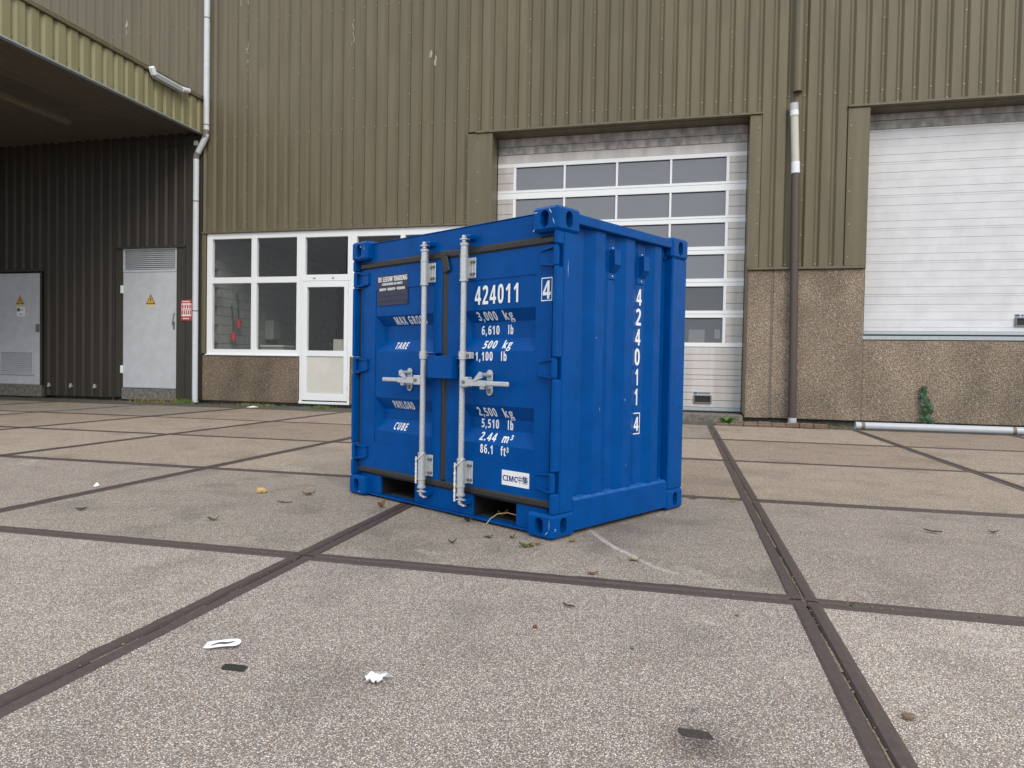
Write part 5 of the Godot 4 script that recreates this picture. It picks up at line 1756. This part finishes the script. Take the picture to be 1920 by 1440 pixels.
	mb.quad(Vector3(-0.006, 0.020, -0.022), Vector3(0.030, 0.012, -0.036), Vector3(0.060, 0.004, -0.020), Vector3(0.026, 0.010, -0.006), Vector3.UP)
	put("film_scrap", mb, M.film, cr)
	# small white scraps
	for e in [[-0.62, 8.50, 0.022, "white paper scrap far left on the grey slab"], [-4.55, 1.15, 0.12, "white scrap by the wall under the office windows"]]:
		mb = MB.new()
		mb.tri(Vector3(-e[2], 0.004, 0.0), Vector3(e[2], 0.012, -0.3 * e[2]), Vector3(0.2 * e[2], 0.003, 0.6 * e[2]), Vector3.UP)
		mb.tri(Vector3(-e[2], 0.004, 0.0), Vector3(e[2], 0.012, -0.3 * e[2]), Vector3(-0.1 * e[2], 0.03, -0.5 * e[2]), Vector3.UP)
		tag(put("paper_scrap", mb, M.paper, self, gp(e[0], e[1])), e[3], "paper", "white scraps")
	# notice by the pipe
	var s := thing("notice_sign", "red and white notice sign on the wall beside the louvred door", "sign", Vector3(-6.83, 1.66, 0.056))
	mb = MB.new()
	mb.bbox(Vector3(0, 0.19, 0.004), Vector3(0.27, 0.42, 0.008), 0.003)
	put("sign_plate", mb, M.sign_red, s)
	mb = MB.new()
	mb.box(Vector3(0, 0.20, 0.0085), Vector3(0.225, 0.26, 0.0012))
	put("sign_field", mb, M.paper, s)
	mb = MB.new()
	for k in 4: mb.box(Vector3(-0.085 + 0.057 * k, 0.265, 0.0098), Vector3(0.036, 0.075, 0.0012))
	for k in 5: mb.box(Vector3(-0.09 + 0.045 * k, 0.145, 0.0098), Vector3(0.028, 0.085, 0.0012))
	mb.box(Vector3(0, 0.206, 0.0098), Vector3(0.21, 0.010, 0.0012))
	put("sign_symbols", mb, M.sign_red, s)
	dashes(s, Vector3(-0.09, 0.355, 0.0088), [0.03, 0.02, 0.035, 0.02, 0.03], 0.022, M.paper)
	dashes(s, Vector3(-0.08, 0.012, 0.0088), [0.035, 0.02, 0.03, 0.03], 0.022, M.paper)
	# row of old bricks along the slab edge
	var be := thing("brick_edging", "double row of old reddish paving bricks between slabs and gravel panel", "bricks", Vector3(3.50, 0.0, 0.95))
	mb = MB.new()
	mb.bbox(Vector3.ZERO, Vector3(0.20, 0.08, 0.10), 0.012)
	var bk := mb.mesh()
	for k in 13:
		var row := 0 if k < 5 else 1
		var q := k if row == 0 else k - 5
		var o := part("brick", bk, M.brick, be, Vector3(0.10 + q * 0.205 + (0.05 if row else 0.0), -0.018 + rng.randf_range(-0.008, 0.006), 0.10 - row * 0.50 + rng.randf_range(-0.01, 0.01)))
		o.rotation = Vector3(rng.randf_range(-0.06, 0.06), rng.randf_range(-0.12, 0.12), rng.randf_range(-0.05, 0.05))
		if row == 0 and k < 5: o.scale = Vector3(1.0, 1.0, 1.6)
	# things seen through the panes
	for e in [[3.07, 3.34, 1.305, 1.525, "large white notice sheet behind the lowest pane of the sectional door"], [3.505, 3.597, 1.372, 1.527, "small white notice sheet behind the lowest pane of the sectional door"]]:
		mb = MB.new()
		mb.bbox(Vector3(0, 0, 0), Vector3(e[1] - e[0], e[3] - e[2], 0.002), 0.0)
		tag(put("notice_sheet", mb, M.paper, self, Vector3((e[0] + e[1]) * 0.5, (e[2] + e[3]) * 0.5, SET - 0.0105)), e[4], "paper", "sheets stuck inside the door panes")
	for e in [[1.56, -0.95, "upper red plug hanging on a black cable inside the left window"], [1.27, -0.78, "lower red plug hanging on a black cable inside the left window"]]:
		var t := thing("power_plug", e[2], "plug", Vector3(-6.34, e[0], e[1]), 0.0, "red plugs on the inner wall")
		mb = MB.new()
		mb.cyl(Vector3(0, 0, 0), Vector3(0, 0.13, 0), 0.05, 0.065, 14)
		mb.cyl(Vector3(0, 0.13, 0), Vector3(0, 0.18, 0), 0.065, 0.03, 14)
		put("plug_body", mb, M.red_plastic, t)
		mb = MB.new()
		mb.tube(PackedVector3Array([Vector3(0, 0.17, 0), Vector3(0.005, 0.35, 0.01), Vector3(-0.03, 0.6, 0.0), Vector3(-0.06, 0.75, -0.01)]), 0.014, 8)
		put("cable", mb, M.black, t)
	var cab := thing("wall_cabinet", "small white cabinet on the inner wall behind the second window", "cabinet", Vector3(-6.33, 1.35, -2.2))
	mb = MB.new()
	mb.bbox(Vector3(0, 0.22, 0), Vector3(0.22, 0.44, 0.3), 0.01)
	put("cabinet_body", mb, M.inner_paint, cab)
	mb = MB.new()
	mb.bbox(Vector3(0.113, 0.22, 0), Vector3(0.006, 0.38, 0.25), 0.003)
	put("cabinet_door", mb, M.inner_paint, cab)
	var wb := thing("workbench", "cluttered bench behind the glazed office door", "bench", Vector3(-3.95, 0.03, -1.0))
	bar("bench_top", wb, -0.7, 0.7, 0.98, 1.03, -0.35, 0.35, M.brick)
	for x in [-0.65, 0.60]:
		for z in [-0.3, 0.28]: bar("leg", wb, x, x + 0.05, 0.0, 0.98, z, z + 0.05, M.zinc_dark)
	var bx := thing("cardboard_box", "pale box standing on the bench behind the glazed door", "box", Vector3(-3.75, 1.06, -0.95))
	mb = MB.new()
	mb.bbox(Vector3(0, 0.13, 0), Vector3(0.5, 0.26, 0.32), 0.006)
	put("box_body", mb, M.pvc_cream, bx)
	bar("box_tape", bx, -0.03, 0.03, 0.0, 0.262, 0.158, 0.163, M.straw, 0.0)
	var pb := thing("storage_crate", "white crate on the floor inside behind the second office pane", "crate", Vector3(-5.75, 0.06, -1.5))
	mb = MB.new()
	mb.bbox(Vector3(0, 0.55, 0), Vector3(0.55, 1.1, 0.4), 0.01)
	put("crate_body", mb, M.inner_paint, pb)
	bar("crate_lid", pb, -0.29, 0.29, 1.10, 1.14, -0.22, 0.22, M.white_panel)

# ------------------------------------------------------------------ plants
func tuft(called: String, label: String, at: Vector3, w: float, d: float, h: float, blades: int, dry: float, sd: int) -> void:
	var t := thing(called, label, "grass", at, 0.0, "weeds along the foot of the wall")
	var r := RandomNumberGenerator.new()
	r.seed = sd
	for kind in 2:
		var mb := MB.new()
		for i in blades:
			if (r.randf() < dry) != (kind == 1): continue
			var b := Vector3(r.randfn(0.0, 0.33) * w, -0.03, r.randfn(0.0, 0.33) * d)
			var l := h * r.randf_range(0.4, 1.0)
			var lean := Vector3(r.randf_range(-0.6, 0.6), 1.0, r.randf_range(-0.6, 0.6)).normalized()
			var side := lean.cross(Vector3(r.randf_range(-1, 1), 0.1, r.randf_range(-1, 1))).normalized() * 0.006
			var m := b + lean * l * 0.55
			var tip := m + (lean + Vector3(r.randf_range(-0.7, 0.7), -0.25, r.randf_range(-0.7, 0.7))).normalized() * l * 0.5
			mb.quad(b - side, b + side, m + side * 0.8, m - side * 0.8, Vector3(0, 0.3, 1))
			mb.tri(m - side * 0.8, m + side * 0.8, tip, Vector3(0, 0.3, 1))
		if mb.v.size() > 0:
			put("blades" if kind == 0 else "dry_blades", mb, M.grass_blade if kind == 0 else M.grass_dry, t).set_meta("kind", "stuff")

func lobed_leaf(mb: MB, o: Vector3, bs: Basis, s: float) -> void:
	var m := o
	var k := 10
	var prev := Vector3()
	for i in k + 1:
		var t := -PI * 0.5 + TAU * i / k
		var r := s * (0.62 + 0.38 * absf(cos(t * 2.5 + PI * 0.25)))
		var p := o + bs * Vector3(cos(t) * r, sin(t) * r + s * 0.25, -0.10 * r * r / s)
		if i > 0: mb.tri(m, prev, p, bs.z)
		prev = p

func plants() -> void:
	tuft("grass_tuft", "bright green grass tuft at the foot of the pale downpipe", Vector3(-6.68, 0, 0.30), 0.35, 0.2, 0.14, 160, 0.25, 1)
	tuft("grass_tuft", "dry grass patch in front of the louvred door", Vector3(-7.35, 0, 0.32), 0.9, 0.25, 0.10, 220, 0.85, 2)
	tuft("grass_tuft", "sparse grass under the gravel panel below the office windows", Vector3(-5.1, 0, 0.22), 0.9, 0.2, 0.08, 150, 0.55, 3)
	tuft("grass_tuft", "green tuft at the threshold of the glazed office door", Vector3(-3.65, 0, 0.35), 0.40, 0.2, 0.09, 140, 0.2, 4)
	tuft("grass_tuft", "thin dry grass in the corner under the brown downpipe", Vector3(5.1, -0.02, 0.35), 0.7, 0.25, 0.07, 140, 0.6, 5)
	# weeds in the joints
	for e in [[3.66, 9.50, "tiny green weed in the joint right of the slab crossing"], [4.35, 9.49, "tiny weed in the long joint at the right"], [-2.0, 9.86, "bit of moss in the joint at the left edge"]]:
		tuft("joint_weed", e[2], Vector3(e[0], 0.012, e[1]), 0.05, 0.012, 0.03, 40, 0.2, int(e[0] * 10.0) + 50)
	# broad-leaved weed by the bricks
	var w := thing("weed", "leafy green weed among the bricks by the sectional door", "plant", Vector3(3.69, 0.0, 0.86))
	var r := RandomNumberGenerator.new()
	r.seed = 77
	var mb := MB.new()
	for i in 34:
		var ph := r.randf() * TAU
		var d := Vector3(cos(ph), r.randf_range(0.25, 1.1), sin(ph)).normalized()
		var l := r.randf_range(0.10, 0.24)
		var sd := d.cross(Vector3.UP).normalized() * r.randf_range(0.022, 0.04)
		var b := Vector3(r.randf_range(-0.06, 0.06), 0.0, r.randf_range(-0.04, 0.04))
		var m := b + d * l * 0.6
		mb.tri(b, m - sd, m + sd, Vector3.UP)
		mb.tri(m - sd, m + sd, b + d * l + Vector3(0, -0.03, 0), Vector3.UP)
	put("leaves", mb, M.grass_blade, w).set_meta("kind", "stuff")
	# creeper on the gravel panel
	var v := thing("creeper", "young dark green creeper climbing the gravel panel below the dock door", "plant", Vector3(6.72, 0.0, 0.05))
	mb = MB.new()
	var stem := PackedVector3Array()
	for i in 9:
		var t := i / 8.0
		stem.push_back(Vector3(0.02 - 0.10 * t + 0.02 * sin(i * 1.7), -0.03 + 0.66 * t, 0.012))
	mb.tube(stem, 0.005, 6)
	put("stem", mb, M.ivy_stem, v)
	r.seed = 12
	var meshes := []
	for k in 4:
		var q := MB.new()
		lobed_leaf(q, Vector3.ZERO, Basis(), 1.0)
		meshes.push_back(q.mesh())
	for i in 44:
		var t := (i + 0.5) / 44.0
		var c := Vector3(0.02 - 0.10 * t, 0.0 + 0.62 * t, 0.0)
		var o := part("leaf", meshes[i % 4], M.ivy_leaf, v)
		var s := r.randf_range(0.034, 0.056)
		var sidex := r.randf_range(-0.075, 0.075) * (1.0 - 0.35 * t)
		o.transform = Transform3D(Basis.from_euler(Vector3(r.randf_range(-0.7, 0.1), r.randf_range(-0.5, 0.5), PI + r.randf_range(-0.9, 0.9))).scaled(Vector3.ONE * s), c + Vector3(sidex, r.randf_range(-0.03, 0.03), r.randf_range(0.018, 0.05)))
